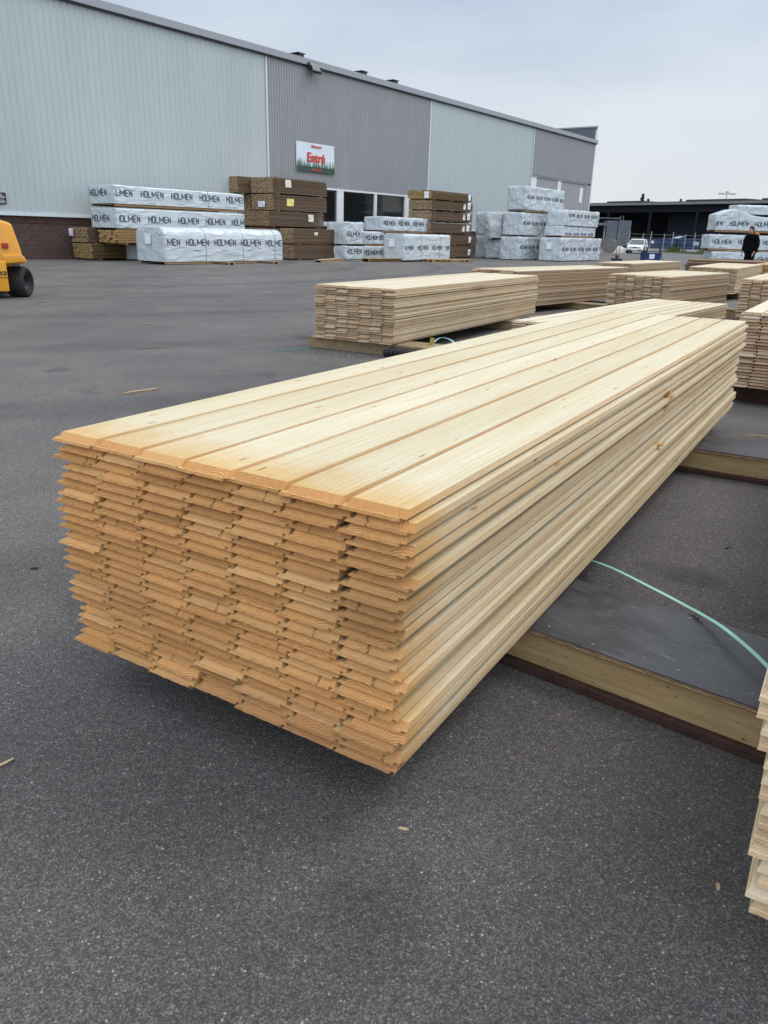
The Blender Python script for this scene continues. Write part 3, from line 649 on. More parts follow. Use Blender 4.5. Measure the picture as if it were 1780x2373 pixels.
# ------------------------------------------------------------------ strapped board packs
GB = 'strapped brown board packs by the warehouse'
def boards_pack(root, L, Dp, H, seed, mt, layers=9, cols=11, straps=(), step=0.0, labels=(), bear=True, rag=.022):
    layers = int(layers * 1.25)
    rnd = random.Random(seed); mb = MB(); mb.useattr = True; dz = H / layers; dy = Dp / cols
    for i in range(layers):
        lx = rnd.uniform(-.02, .02)
        for j in range(cols):
            if step and i == layers - 1 and rnd.random() < step: continue
            x0 = rnd.uniform(-rag, rag) + lx; x1 = L + rnd.uniform(-rag, rag)
            y0 = j * dy + rnd.uniform(0, .008) + (rnd.uniform(-.012, .004) if j == 0 else 0); z0 = i * dz + rnd.uniform(0, .006)
            rv = rnd.random()
            X0, X1, Y0, Y1, Z0, Z1 = x0, x1, y0, j * dy + dy - .004, z0, i * dz + dz - .007
            vs = [(X0, Y0, Z0), (X1, Y0, Z0), (X1, Y1, Z0), (X0, Y1, Z0), (X0, Y0, Z1), (X1, Y0, Z1), (X1, Y1, Z1), (X0, Y1, Z1)]
            # local board coords: bc.x across, bc.y along the grain, bc.z up
            mb.add(vs, [(3, 2, 1, 0), (4, 5, 6, 7), (0, 1, 5, 4), (1, 2, 6, 5), (2, 3, 7, 6), (3, 0, 4, 7)], 0, [(v[1] - Y0, v[0] - X0, v[2] - Z0) for v in vs], rv)
    mb.build('boards', mt, root)
    for sx_ in straps:
        sm = MB(); w = .012
        for (a, b_) in (((-.012, 0), (-.012, H + .006)), ((-.012, H + .006), (Dp + .012, H + .006)), ((Dp + .012, H + .006), (Dp + .012, 0))):
            sm.add([(sx_ - w, a[0], a[1]), (sx_ + w, a[0], a[1]), (sx_ + w, b_[0], b_[1]), (sx_ - w, b_[0], b_[1])], [(0, 1, 2, 3)])
        sm.build('strap', M_STRAP, root)
    for (lx, lz, w, h, mm, face) in labels:
        lm = MB()
        vv = []
        for i in range(4):
            for j in range(4):
                a = i / 3 * w; c_ = j / 3 * h; q = -.02 - .03 * noise.noise(Vector((a * 6, c_ * 6, lx * 9)))
                vv.append((lx + a, q, lz + c_) if face == 'f' else (-.06 + q, lx + a, lz + c_))
        lm.add(vv, [(i * 4 + j, (i + 1) * 4 + j, (i + 1) * 4 + j + 1, i * 4 + j + 1) for i in range(3) for j in range(3)])
        lm.build('paper_label', mm, root)
    if bear:
        bx_ = MB(); bx_.useattr = True
        k = max(2, int(L / 1.3))
        for i in range(k): x = .3 + (L - .7) * i / (k - 1); bx_.box(x, x + .09, -.01, Dp + .01, -.055, -.002, rv=.2 * i)
        bx_.build('spacer_battens', mt, root)
def bpack(s, n, z, L, Dp, H, seed, label, mt=None, **k):
    r = frame('board_pack', s, n, z); tag(r, label, 'board pack', GB); boards_pack(r, L, Dp, H, seed, mt or M_BROWN, **k); return r
YL = simple('yellow_paper', (.75, .68, .22), .6)
bpack(25.4, -24.72, 2.67, 3.5, 1.3, .62, 1, 'brown pack on top of the tall stack left of the entrance', straps=(.35, 1.75, 3.0), step=.3, layers=10, labels=((.75, .25, .36, .30, M_PAPER, 'f'),))
bpack(24.7, -26.1, 2.66, 2.6, 1.1, .64, 2, 'brown pack behind and left of the top brown pack', step=.3, layers=10, labels=((.75, .28, .3, .28, M_PAPERW, 'e'),))
bpack(25.38, -24.72, 1.99, 3.5, 1.3, .62, 3, 'brown pack second from top with a yellow paper on it', straps=(.35, 1.75, 3.0), layers=9, labels=((.85, .18, .42, .3, YL, 'f'), (.4, .1, .42, .24, M_PAPERW, 'e')))
bpack(25.1, -24.72, 1.34, 3.6, 1.5, .60, 4, 'brown pack in the middle of the tall stack left of the entrance', straps=(.6, 1.95, 3.2), layers=10, labels=((2.5, .22, .36, .3, M_PAPER, 'f'),))
bpack(25.5, -26.2, 1.34, 2.0, 1.2, 1.25, 5, 'dark brown pack in the gap behind the tall brown stack', layers=18)
bpack(25.1, -23.3, .67, 3.5, .75, .60, 6, 'brown pack upper of the two at the front of the brown stack', straps=(.9, 2.3, 3.4), layers=10, labels=((1.3, .34, .22, .12, M_PAPER, 'f'),))
bpack(25.14, -23.3, .07, 3.45, .75, .53, 7, 'brown pack on the ground at the front of the brown stack', straps=(.9, 2.3), layers=9, labels=((2.55, .18, .36, .28, M_PAPER, 'f'),))
bpack(24.9, -24.75, .08, 3.5, 1.35, 1.18, 27, 'brown pack hidden low behind the front brown packs', layers=18)
# second brown stack
for i, (z, h, lb) in enumerate(((.06, .58, 'lowest brown pack of the tall stack right of the entrance'), (.70, .46, 'second brown pack from the ground right of the entrance'),
                                (1.25, .48, 'third brown pack from the ground right of the entrance'), (1.82, .44, 'third brown pack from the top right of the entrance'),
                                (2.34, .42, 'second brown pack from the top right of the entrance'))):
    bpack(34.15 + (.3 if i < 2 else 0), -22.4 + .0 * i, z, 4.0 + (.25 if i < 2 else 0), 1.4, h, 10 + i, lb, straps=(1.5, 2.7), layers=8,
          labels=((3.4, .1, .26, .3, M_PAPERW, 'f'),) if i < 2 else ((3.42, .12, .3, .3, M_PAPERW, 'f'), (3.0, .1, .26, .26, M_PAPER, 'f')))
bpack(34.1, -22.4, 2.83, 3.9, 1.45, .40, 16, 'yellowish pack with loose top boards crowning the right brown stack', mt=M_OLIVE, straps=(1.5, 2.7), layers=5, step=.35, labels=((3.5, .05, .24, .3, M_PAPERW, 'f'), (.1, .02, .28, .3, M_PAPERW, 'e')))
# left: under the wrapped stack
bpack(17.2, -24.22, .62, 5.9, 1.1, .42, 17, 'light raw timber pack carrying the left wrapped stack', mt=M_RAW, layers=4, cols=7, rag=.06)
bpack(16.9, -25.55, .60, 5.5, 1.0, .50, 18, 'dark brown pack against the brick base, upper of two', layers=8, labels=((.75, .2, .26, .26, M_PAPERW, 'e'),))
bpack(16.85, -25.3, .06, 5.5, 1.15, .50, 19, 'dark olive brown pack against the brick base, lower of two', mt=M_OLIVE, layers=8)
# packs near the right edge
r = empty('board_pack', (9.5, 26.0, .06), R(-30)); tag(r, 'weathered grey brown board pack behind the pale stacks, bottom left of the man', 'board pack', GB)
boards_pack(r, 3.2, 2.6, .58, 20, M_BROWN, layers=7, cols=9, step=.3, rag=.05)
r = empty('board_pack', (10.95, 21.7, .1), R(58)); tag(r, 'light brown board pack cut off by the right edge of the view', 'board pack', GB)
boards_pack(r, 3.5, 1.1, .55, 21, M_RAW, layers=10, cols=8, rag=.03)

# bearers and pallets by the wall
GR = 'timber bearers on the ground by the wall'
def bearer(s, n, L, label, rz=0.0, h=.07, w=.28, mt=None):
    r = frame('timber_bearer', s, n); r.rotation_euler.z = RZ + rz; tag(r, label, 'bearer', GR)
    mb = MB(); mb.useattr = True
    mb.box(0, L, 0, w, h + .004, h + .022, rv=.1); mb.build('top_board', mt or M_BROWN, r)
    for y in (0.0, w - .05):
        mb = MB(); mb.useattr = True; mb.box(0, L, y, y + .05, 0, h, rv=.5); mb.build('side_board', mt or M_RAW, r)
    return r
bearer(19.5, -20.9, 2.6, 'brown bearer sticking out under the rounded wrapped pack, nearer the forklift', rz=R(90), mt=M_BROWN)
bearer(21.7, -20.9, 2.6, 'brown bearer sticking out under the right end of the rounded wrapped pack', rz=R(90), mt=M_BROWN)
bearer(24.6, -21.3, 3.0, 'long brown bearer in front of the brown stack', rz=R(22), w=.35)
bearer(27.2, -20.9, 1.9, 'yellowish bearer pieces lying before the short grey packs', rz=R(-12), w=.5, h=.12, mt=M_OLIVE)
pal = frame('pallet', 30.2, -19.6); pal.rotation_euler.z = RZ - R(25)
tag(pal, 'weathered grey pallet lying in front of the lone wrapped pack', 'pallet')
for i in range(7):
    mb = MB(); mb.useattr = True; mb.box(i * .33, i * .33 + .2, 0, .9, .10, .125, rv=i * .13); mb.build('deck_board', M_RAW, pal)
for y in (0, .4, .8):
    mb = MB(); mb.useattr = True; mb.box(0, 2.2, y, y + .1, 0, .022, rv=.2); 
    for x in (0, 1.05, 2.08): mb.box(x, x + .12, y, y + .1, .022, .098, rv=.7)
    mb.build('runner', M_RAW, pal)

# ------------------------------------------------------------------ profiled boards
PIT = .143
def board_geo(L, seed, detail=True, thick=.0225, w=PIT, slant=.0165, lip=.016):
    """x across 0..w, y along 0..L, z up; lower lip on left side and near end, notch on lower right"""
    rnd = random.Random(seed); mb = MB(); mb.useattr = True
    k = thick / .0225; lz = .0072 * k; T = thick; rgt = w - .005; nt_x = w - (.019 if lip > .01 else .009)
    ys = [0.0, .5, 1.1, 1.8, 2.5, 3.2, 3.9] if detail else [0.0]
    ys = [y for y in ys if y < L - .3] + [L]
    ph = rnd.uniform(0, 6)
    wob = (lambda y: .0022 * math.sin(y * 1.5 + ph) * min(1, y) if y < L - .001 else 0) if detail else (lambda y: 0)
    nxs = 12 if detail else 1
    def slab(xa, xb, zb_, zt_, ynear_t, ynear_b, xtl=0.0, rag=0.0, xtr=0.0):
        # cross-section: nxs+1 columns, bottom row and top row
        rows = []
        for si, y in enumerate(ys):
            bot = []; top = []
            for i in range(nxs + 1):
                f = i / nxs; x = xa + (xb - xa) * f; xt = (xa + xtl) + (xb - xtr - xa - xtl) * f
                if si == 0:
                    j = rnd.uniform(-rag, rag); j2 = rnd.uniform(-rag, rag) * .6
                    bot.append((x, ynear_b + j, zb_ + abs(j) * .4)); top.append((xt, ynear_t + j2, zt_))
                else:
                    bot.append((x + wob(y), y, zb_)); top.append((xt + wob(y), y, zt_))
            rows.append((bot, top))
        vs = []; n = nxs + 1
        for bot, top in rows: vs += bot + top
        fs = []
        for si in range(len(rows) - 1):
            a = si * 2 * n; b_ = (si + 1) * 2 * n
            for i in range(nxs):
                fs.append((a + i, b_ + i, b_ + i + 1, a + i + 1)); fs.append((a + n + i, a + n + i + 1, b_ + n + i + 1, b_ + n + i))
            fs.append((a, a + n, b_ + n, b_)); fs.append((a + n - 1, b_ + n - 1, b_ + 2 * n - 1, a + 2 * n - 1))
        for i in range(nxs):
            fs.append((i, i + 1, n + i + 1, n + i)); e = (len(rows) - 1) * 2 * n
            fs.append((e + i, e + n + i, e + n + i + 1, e + i + 1))
        mb.add(vs, fs, 0, vs, rnd_v)
    rnd_v = rnd.random()
    slab(-lip, nt_x, 0, lz, .0015, 0.0, xtl=.007 if lip > .01 else .001, rag=.0010 if detail else 0)
    slab(.0035 if lip > .01 else -.001, rgt, lz - .0007, T, slant, .0035, xtl=.007 if lip > .01 else .002, xtr=.0012, rag=.0007 if detail else 0)
    if detail:                                                      # torn fibres under the lower right corner
        for _ in range(rnd.randint(3, 9)):
            x = rnd.uniform(nt_x - .012, rgt); z = lz * rnd.uniform(.1, 1.2); l = rnd.uniform(.003, .009); q = rnd.uniform(.0005, .0011)
            tip = (x + rnd.uniform(-.004, .004), rnd.uniform(-.003, .002), z - l)
            mb.add([(x - q, .009, z), (x + q, .009, z), (x, .009, z + 2 * q), tip], [(0, 1, 3), (1, 2, 3), (2, 0, 3), (0, 2, 1)], 0, [(x, .01, z)] * 4, rnd_v)
    return mb
VARS = []
for i in range(10):
    me = board_geo(4.45, 100 + i).mesh('board'); me.materials.append(M_PINE); VARS.append(me)
VARK = []
for i in range(6):
    me = board_geo(4.45, 200 + i, thick=.0278, w=.15, slant=.0075, lip=.004).mesh('board'); me.materials.append(M_PALE); VARK.append(me)
ORD = ['top', 'second', 'third', 'fourth', 'fifth', 'sixth', 'seventh', 'eighth', 'ninth', 'tenth', 'eleventh', 'twelfth', 'thirteenth', 'fourteenth',
       'fifteenth', 'sixteenth', 'seventeenth', 'eighteenth', 'nineteenth', 'twentieth', 'twenty-first', 'twenty-second', 'twenty-third', 'twenty-fourth', 'twenty-fifth']
CO = ['leftmost', 'second', 'third', 'fourth', 'fifth', 'sixth', 'rightmost']
GBD = 'pale grooved boards stacked in the yard'
def place_board(me, x, y, z, rz, label, tilt=0.0):
    o = bpy.data.objects.new('board', me); COL.objects.link(o); o.location = (x, y, z); o.rotation_euler = (0, tilt, rz)
    return tag(o, label, 'board', GBD)
def pile_axes(yaw): return Vector((math.cos(yaw), -math.sin(yaw), 0)), Vector((math.sin(yaw), math.cos(yaw), 0))

# main stack
YAW = .53979; Wv, Lv = pile_axes(YAW); O = Vector((-.823, 1.8359, 0)); ZB, NL = .1412, 25; DZ = .5773 / NL
rnd = random.Random(42)
prev = 0
for lay in range(NL):                                                # 0 = bottom
    topi = NL - 1 - lay
    shift = 0 if topi == 0 else max(-.020, min(.020, .25 * prev + rnd.uniform(-.019, .019))); prev = shift
    for c in range(7):
        x = c * PIT + .008 + shift + (0 if topi == 0 else rnd.uniform(-.0012, .0012))
        if topi == 0: x += (-.001, .0, .001, -.001, .0, .0, .0)[c]
        if c == 6 and topi > 0: x += rnd.choice([0, 0, .003, .007, .011, .016])
        if c == 0 and topi > 0: x -= rnd.choice([0, 0, .003, .007])
        y = (0, .004, .0, -.004, .003, -.003, .002)[c] if topi == 0 else rnd.uniform(-.0055, .0055)
        if topi >= 22: y += rnd.uniform(-.012, .008) - (.006 if c > 3 else 0)
        p = O + Wv * x + Lv * y
        lab = ('pale sawn board, %s layer of the nearest stack, %s column' % ('top' if topi == 0 else ORD[topi] + ' from the top', CO[c] if c in (0, 6) else CO[c] + ' from left'))
        place_board(VARS[rnd.randrange(10)], p.x, p.y, ZB + lay * DZ, -YAW, lab)
# stack at the bottom right corner: near face leans left with height
KY = .54; Wk, Lk = pile_axes(KY); OK_ = Vector((.636, .985, 0)); KN = 17; KDZ = .0285
rnd = random.Random(9)
for lay in range(KN):
    topi = KN - 1 - lay; z = ZB + lay * KDZ
    lean = -(z - ZB) * .125 + rnd.uniform(-.008, .008)
    for c in range(2):
        p = OK_ + Wk * (c * .15 + lean) + Lk * (rnd.uniform(-.002, .002) - (z - ZB) * .02)
        place_board(VARK[rnd.randrange(6)], p.x, p.y, z, -KY,
                    'pale sawn board, %s from the top of the bottom right stack, %s column' % ('first' if topi == 0 else ORD[topi], CO[c] if c == 0 else 'second'))
# stack F: two visible columns
SH = []                                                              # simple board meshes
for i in range(6):
    me = board_geo(4.45, 300 + i, detail=False).mesh('board'); me.materials.append(M_PINE2); SH.append(me)
stuff = MB(); stuff.useattr = True
def stuff_board(p, yaw, z, L, thick, rv, w=PIT):
    W_, L_ = pile_axes(yaw); src = board_geo(L, int(rv * 1e6), detail=False, thick=thick, w=w)
    vs = [p + W_ * v[0] + L_ * v[1] + Vector((0, 0, z + v[2])) for v in src.v]
    stuff.add(vs, src.f, 0, src.v, rv)
def pile(ox, oy, yaw, L, z0, z1, name, own=None, cols=7, seed=1, W=1.0, gaps=(), jit=.008, layers=None, ragl=.03):
    """own(col, topi) -> label or None; boards without label go into the merged remainder"""
    rnd = random.Random(seed); W_, L_ = pile_axes(yaw); n = layers or int(round((z1 - z0) / .0235)); dz = (z1 - z0 - .007 * len(gaps)) / n; w = W / cols
    pv = 0; z = z0
    for lay in range(n):
        topi = n - 1 - lay
        pv = 0 if topi == 0 else max(-.014, min(.014, .4 * pv + rnd.uniform(-jit, jit)))
        for c in range(cols):
            p = Vector((ox, oy, 0)) + W_ * (c * w + .008 + pv + (rnd.choice([0, .004, .009]) if c == cols - 1 and topi else 0)) + L_ * rnd.uniform(-.012, .012)
            lb = own(c, topi) if own else None
            if lb:
                o = place_board(SH[rnd.randrange(6)], p.x, p.y, z, -yaw, lb)
                o.scale = (w / PIT, L / 4.45, 1)
            else: stuff_board(p, yaw, z, L + rnd.uniform(-ragl, ragl), .0225, rnd.random(), w)
        z += dz
        if topi in gaps: z += .007
    return dz
def ownF(c, ti):
    if c > 1: return None
    return 'pale board, %s layer from the top of the right edge stack, %s column' % ('first' if ti == 0 else ORD[ti], 'left' if c == 0 else 'second')
def ownB(c, ti):
    if c == 6: return 'pale board, %s layer down, right side of the stack with dark green strap' % ('first' if ti == 0 else ORD[ti])
    if ti == 0: return 'pale board on top of the green strap stack, %s' % ('leftmost' if c == 0 else CO[c] + ' from left')
    return None
pile(2.664, 5.997, .54, 4.45, .143, .707, 'F', ownF, seed=3, layers=24, jit=.014)
pile(-.802, 8.379, .515, 4.25, .125, .672, 'B', ownB, seed=4, W=.963, gaps=(4, 13), layers=24, jit=.012)
pile(1.353, 13.424, .706, 4.0, .109, .68, 'C', seed=5, W=.962)
pile(3.534, 13.0, .684, 2.9, .15, .672, 'D', seed=6, W=1.024)
pile(1.258, 8.051, .623, 4.41, .16, .392, 'E', seed=7, W=1.05)
pile(5.121, 11.708, .54, 4.45, .142, .699, 'G', seed=8, gaps=(14,))
pile(6.575, 17.781, .534, 4.5, .138, .669, 'H', seed=9)
pile(5.491, 21.402, .601, 4.35, .141, .609, 'I', seed=10)
so = stuff.build('stacked_boards', M_PINE2)
tag(so, 'pale grooved boards in the farther stacks across the yard', 'boards', kind='stuff')

# spacer sticks poking out of the right side of the main stack
for (l, z, w_, lb) in ((.789, .615, .05, 'short spacer stick poking out of the nearest stack close to its near end'),
                       (2.19, .602, .06, 'spacer stick poking out high above an orange stain on the nearest stack'),
                       (2.205, .372, .05, 'small spacer stick poking out halfway up the nearest stack')):
    lay = round((z - ZB) / DZ); z = ZB + lay * DZ
    p = O + Wv * 1.0 + Lv * l
    r = empty('spacer_stick', (p.x, p.y, z - .004), -YAW); 
    mb = MB(); mb.useattr = True; mb.box(-.05, .024, 0, w_ * .75, -.001, .0045, rv=.4)
    o = mb.build('spacer_stick', M_PINE); o.location = r.location; o.rotation_euler = r.rotation_euler; bpy.data.objects.remove(r)
    tag(o, lb, 'stick', 'spacer sticks in the nearest stack')

# ------------------------------------------------------------------ bearers under the stacks
M_PLY, t, b = mat('film_faced_plywood')
oc = N(t, 'ShaderNodeTexCoord').outputs['Object']
n1 = Noi(t, VM(t, 'MULTIPLY', oc, (2, 3, 1)), 2.0, 5, .65); n2 = N(t, 'ShaderNodeTexNoise', {'Vector': VM(t, 'MULTIPLY', oc, (4, 14, 1)), 'Scale': 2.0, 'Detail': 6.0, 'Roughness': .7, 'Distortion': 1.5}).outputs[0]
c = Mix(t, Ramp(t, n1, .38, .66), (.028, .028, .031, 1), (.075, .076, .084, 1))
c = Mix(t, Ramp(t, n2, .58, .72), c, (.12, .12, .13, 1))
vd = N(t, 'ShaderNodeTexVoronoi', {'Vector': oc, 'Scale': 26.0}).outputs['Distance']
c = Mix(t, Ramp(t, vd, .04, .07, (1, 1, 1, 1), (0, 0, 0, 1)), c, (.16, .15, .14, 1))
t.links.new(c, b.inputs['Base Color']); t.links.new(Ramp(t, n1, .3, .7, (.30, .30, .30, 1), (.52, .52, .52, 1)), b.inputs['Roughness'])
Bump(t, b, n2, .25, .004)
M_PLYE, t, b = mat('plywood_edge')
oc = N(t, 'ShaderNodeTexCoord').outputs['Object']; sp = N(t, 'ShaderNodeSeparateXYZ', {0: oc})
st = Mth(t, 'SINE', Mth(t, 'MULTIPLY', sp.outputs[2], 900)); nn = Noi(t, VM(t, 'MULTIPLY', oc, (30, 30, 300)), 1, 3)
c = Mix(t, Ramp(t, st, -.2, .3), (.24, .14, .07, 1), (.58, .42, .25, 1)); c = Mix(t, Ramp(t, nn, .4, .7), c, (.14, .085, .045, 1))
t.links.new(c, b.inputs['Base Color']); b.inputs['Roughness'].default_value = .8
M_BEAM, t, b = mat('aged_beam')
oc = N(t, 'ShaderNodeTexCoord').outputs['Object']
n1 = Noi(t, VM(t, 'MULTIPLY', oc, (1.5, 8, 20)), 2.0, 5, .6); n2 = Noi(t, VM(t, 'MULTIPLY', oc, (40, 40, 120)), 1, 3, .7)
c = Mix(t, Ramp(t, n1, .35, .7), (.30, .20, .09, 1), (.45, .32, .165, 1)); c = Mix(t, Ramp(t, n2, .62, .72), c, (.06, .035, .015, 1))
kv = N(t, 'ShaderNodeTexVoronoi', {'Vector': VM(t, 'MULTIPLY', oc, (4, 1, 7)), 'Scale': 1.0}).outputs['Distance']
c = Mix(t, Ramp(t, kv, .06, .12, (1, 1, 1, 1), (0, 0, 0, 1)), c, (.08, .04, .018, 1))
t.links.new(c, b.inputs['Base Color']); b.inputs['Roughness'].default_value = .7
M_DKW = simple('dark_red_wood', (.045, .018, .013), .7, var=.4, scale=20, bump=.002)
M_SCREW = simple('dull_screw', (.22, .22, .22), .5, .5)
GP = 'plywood topped bearers under the pale stacks'
def ply_bearer(x0, y0, x1, y1, wd, ht, label, back=.4, ext=1.2, nails=True, torn=False, beam_h=.094):
    """front top edge from (x0,y0) towards (x1,y1); width wd away from the camera; extended back under the stack"""
    d = Vector((x1 - x0, y1 - y0, 0)); Lx = d.length; d.normalize(); rz = math.atan2(d.y, d.x)
    r = empty('stack_bearer', (x0 - d.x * back, y0 - d.y * back, 0), rz); tag(r, label, 'bearer', GP)
    L = Lx + back + ext; pl = .018
    mb = MB(); nxx = 40; rndb = random.Random(int(x0 * 1000)); pts = []
    back_edge = []
    for i in range(nxx + 1):
        x = L * i / nxx; yb = wd + rndb.uniform(-.002, .002)
        if torn and .46 < x - back < .62: yb -= .012
        back_edge.append((x, yb))
    out = [(L, 0), (0, 0)] + back_edge
    mb.prism(out, ht - .0035, ht, axis='z'); mb.build('plywood_face', M_PLY, r)
    mb = MB(); out2 = [(L, .002), (0, .002)] + [(a, b_ - .002) for a, b_ in back_edge]
    mb.prism(out2, ht - pl, ht - .0038, axis='z'); mb.build('plywood_core', M_PLYE, r)
    mb = MB(); mb.box(0, L, .006, .052, ht - pl - beam_h, ht - pl - .001, bev=.002); mb.build('beam', M_BEAM, r)
    mb = MB(); mb.box(0, L, wd - .06, wd - .012, ht - pl - beam_h, ht - pl - .001, bev=.002); mb.build('beam', M_BEAM, r)
    zz = ht - pl - beam_h
    if zz > .01:
        mb = MB(); mb.box(-.02, L, -.014, .07, .001, zz - .001, bev=.003); mb.build('foot_board', M_DKW, r)
        mb = MB(); mb.box(0, L, wd - .075, wd - .008, .001, zz - .001, bev=.003); mb.build('foot_board', M_DKW, r)
    if nails:
        nm = 0
        for (x, y) in ((.05, .045), (.19, .03), (.42, .05), (.60, .06), (.35, wd - .03), (.62, wd - .05)):
            mb = MB(); mb.lathe([(0, .0045), (.0012, .0045), (.0016, .0025), (.0005, .0005)], (back + x, y, ht), 'z', 10); mb.build('screw_head', M_SCREW, r, smooth=True)
    return r
ply_bearer(.42, 1.97, .93, 1.58, .40, .140, 'black plywood topped bearer under the near part of the nearest stack', back=.75, ext=.6, torn=True)
ply_bearer(1.65, 4.07, 2.0, 3.87, .36, .140, 'black plywood topped bearer under the far part of the nearest stack', back=1.0, ext=1.0, nails=False)
# bearers of the other stacks
def beam_bearer(x, y, rz, L, w, h, mt, label):
    r = empty('stack_bearer', (x, y, 0), rz); tag(r, label, 'bearer', GP)
    mb = MB(); mb.box(0, L, 0, w, h - .02, h, bev=.002); mb.build('top_board', mt, r)
    mb = MB(); mb.box(0, L, .01, .06, .001, h - .021, bev=.002); mb.build('beam', mt, r)
    mb = MB(); mb.box(0, L, w - .06, w - .01, .001, h - .021, bev=.002); mb.build('beam', mt, r)
M_BEAML = simple('light_beam', (.26, .185, .10), .7, var=.25, scale=8)
beam_bearer(-.88, 8.51, -.515, 1.8, .35, .122, M_BEAML, 'light wooden bearer under the near end of the green strap stack')
beam_bearer(.65, 11.2, -.515, 2.4, .35, .122, M_BEAML, 'light wooden bearer at the far end of the green strap stack')
beam_bearer(2.62, 6.25, -.54, 1.6, .35, .140, M_DKW, 'dark red brown bearer under the right edge stack')
beam_bearer(1.9, 10.9, -.62, 1.8, .35, .155, M_BEAML, 'wooden bearer under the far end of the low flat stack')
beam_bearer(1.30, 8.45, -.62, 1.2, .35, .155, M_BEAML, 'wooden bearer under the near end of the low flat stack')
beam_bearer(2.6, 14.8, -.7, 1.6, .35, .105, M_BEAML, 'wooden bearer under the stack behind the green strap stack')
beam_bearer(4.4, 14.2, -.68, 2.2, .35, .145, M_BEAML, 'wooden bearer under the centre right stack')
beam_bearer(5.4, 12.3, -.54, 1.5, .35, .138, M_BEAML, 'wooden bearer under the stack behind the right edge stack')
beam_bearer(6.7, 18.3, -.53, 1.5, .35, .135, M_DKW, 'dark bearer under the stack before the man')
beam_bearer(5.6, 21.8, -.6, 1.5, .35, .135, M_BEAML, 'wooden bearer under the farthest pale stack')

# black rubber pad with yellow strap end by stack B
rp_ = empty('rubber_pad', (-.02, 7.86, 0), R(-25)); tag(rp_, 'black ribbed rubber pad on the asphalt under the green strap stack', 'rubber pad')
mb = MB()
for i in range(6): mb.tube([(i * .05, 0, .05), (i * .05, .22, .05)], .042, 12)
mb.build('pad_body', M_RUBBER, rp_, smooth=True)
ys_ = empty('yellow_strap_guard', (.42, 7.98, 0), R(20)); tag(ys_, 'crumpled dark yellow edge guard beside the green strap stack', 'guard')
mb = MB(); mb.add([(0, 0, .07), (.05, .02, .08), (.07, .05, .19), (.02, .03, .20), (-.01, -.02, .14), (.09, .09, .12), (.10, .10, .19)], [(0, 1, 2, 3), (0, 3, 4), (1, 5, 6, 2)])
mb.box(-.02, .08, -.01, .05, .0, .07, bev=.006); mb.build('guard_sheet', simple('dark_yellow', (.30, .20, .03), .6, var=.3, scale=30), ys_)

# green straps: thin plastic bands
M_GREEN = simple('green_strap_mat', (.30, .60, .52), .35, var=.25, scale=3)
M_GREEN2 = simple('dark_green_strap', (.03, .17, .12), .4, var=.2, scale=3)
def band(name, pts, w, mt, label):
    P = [Vector(p) for p in pts]; Q = []
    for i in range(len(P) - 1):                                      # Catmull-Rom
        p0, p1, p2, p3 = P[max(i - 1, 0)], P[i], P[i + 1], P[min(i + 2, len(P) - 1)]
        for k in range(8):
            t_ = k / 8; Q.append(.5 * ((2 * p1) + (p2 - p0) * t_ + (2 * p0 - 5 * p1 + 4 * p2 - p3) * t_ ** 2 + (3 * p1 - p0 - 3 * p2 + p3) * t_ ** 3))
    Q.append(P[-1]); vs = []
    for i, q in enumerate(Q):
        d = (Q[min(i + 1, len(Q) - 1)] - Q[max(i - 1, 0)]).normalized(); sdir = d.cross(Vector((0, 0, 1))).normalized()
        for a in (-1, 1):
            for h in (0, .0009): vs.append(q + sdir * a * w / 2 + Vector((0, 0, h)))
    fs = []
    for i in range(len(Q) - 1):
        a = i * 4; b_ = a + 4
        fs += [(a, b_, b_ + 2, a + 2), (a + 1, a + 3, b_ + 3, b_ + 1), (a, a + 1, b_ + 1, b_), (a + 2, b_ + 2, b_ + 3, a + 3)]
    fs += [(0, 2, 3, 1), (len(vs) - 4, len(vs) - 3, len(vs) - 1, len(vs) - 2)]
    mb = MB(); mb.add(vs, fs); return tag(mb.build(name, mt), label, 'strap', 'loose green plastic straps')
band('packing_strap', [(.787, 2.685, .05), (.839, 2.549, .075), (.895, 2.329, .11), (.932, 2.152, .14), (.969, 1.976, .165), (.986, 1.843, .175), (.998, 1.734, .175), (1.008, 1.65, .165)], .0145, M_GREEN,
     'pale green strap arching over the black plywood bearer')
band('packing_strap', [(-1.17, 8.17, .002), (-.95, 8.32, .002), (-.72, 8.56, .003), (-.5, 8.72, .02), (-.25, 8.6, .03), (.0, 8.5, .02)], .055, M_GREEN2, 'dark green strap lying flat on the asphalt left of its stack')
band('packing_strap', [(.45, 8.1, .12), (.55, 8.25, .17), (.66, 8.1, .16), (.70, 7.9, .10), (.74, 7.75, .02)], .02, M_GREEN, 'short green strap loop right of the yellow guard')
band('packing_strap', [(1.35, 13.2, .05), (1.55, 12.9, .28), (1.85, 12.7, .31), (2.15, 12.5, .18), (2.35, 12.3, .05), (3.0, 12.2, .16)], .014, M_GREEN2, 'thin dark strap arching between the two middle stacks')
band('packing_strap', [(4.5, 10.9, .10), (4.62, 10.75, .07), (4.75, 10.5, .02)], .03, M_GREEN2, 'green strap stub beside the stack behind the right edge stack')
band('packing_strap', [wall_pt(25.0, -20.9, .003), wall_pt(25.8, -20.3, .002), wall_pt(26.6, -20.0, .003), wall_pt(27.6, -20.1, .003)], .04, M_GREEN, 'green strap on the ground before the brown stack')

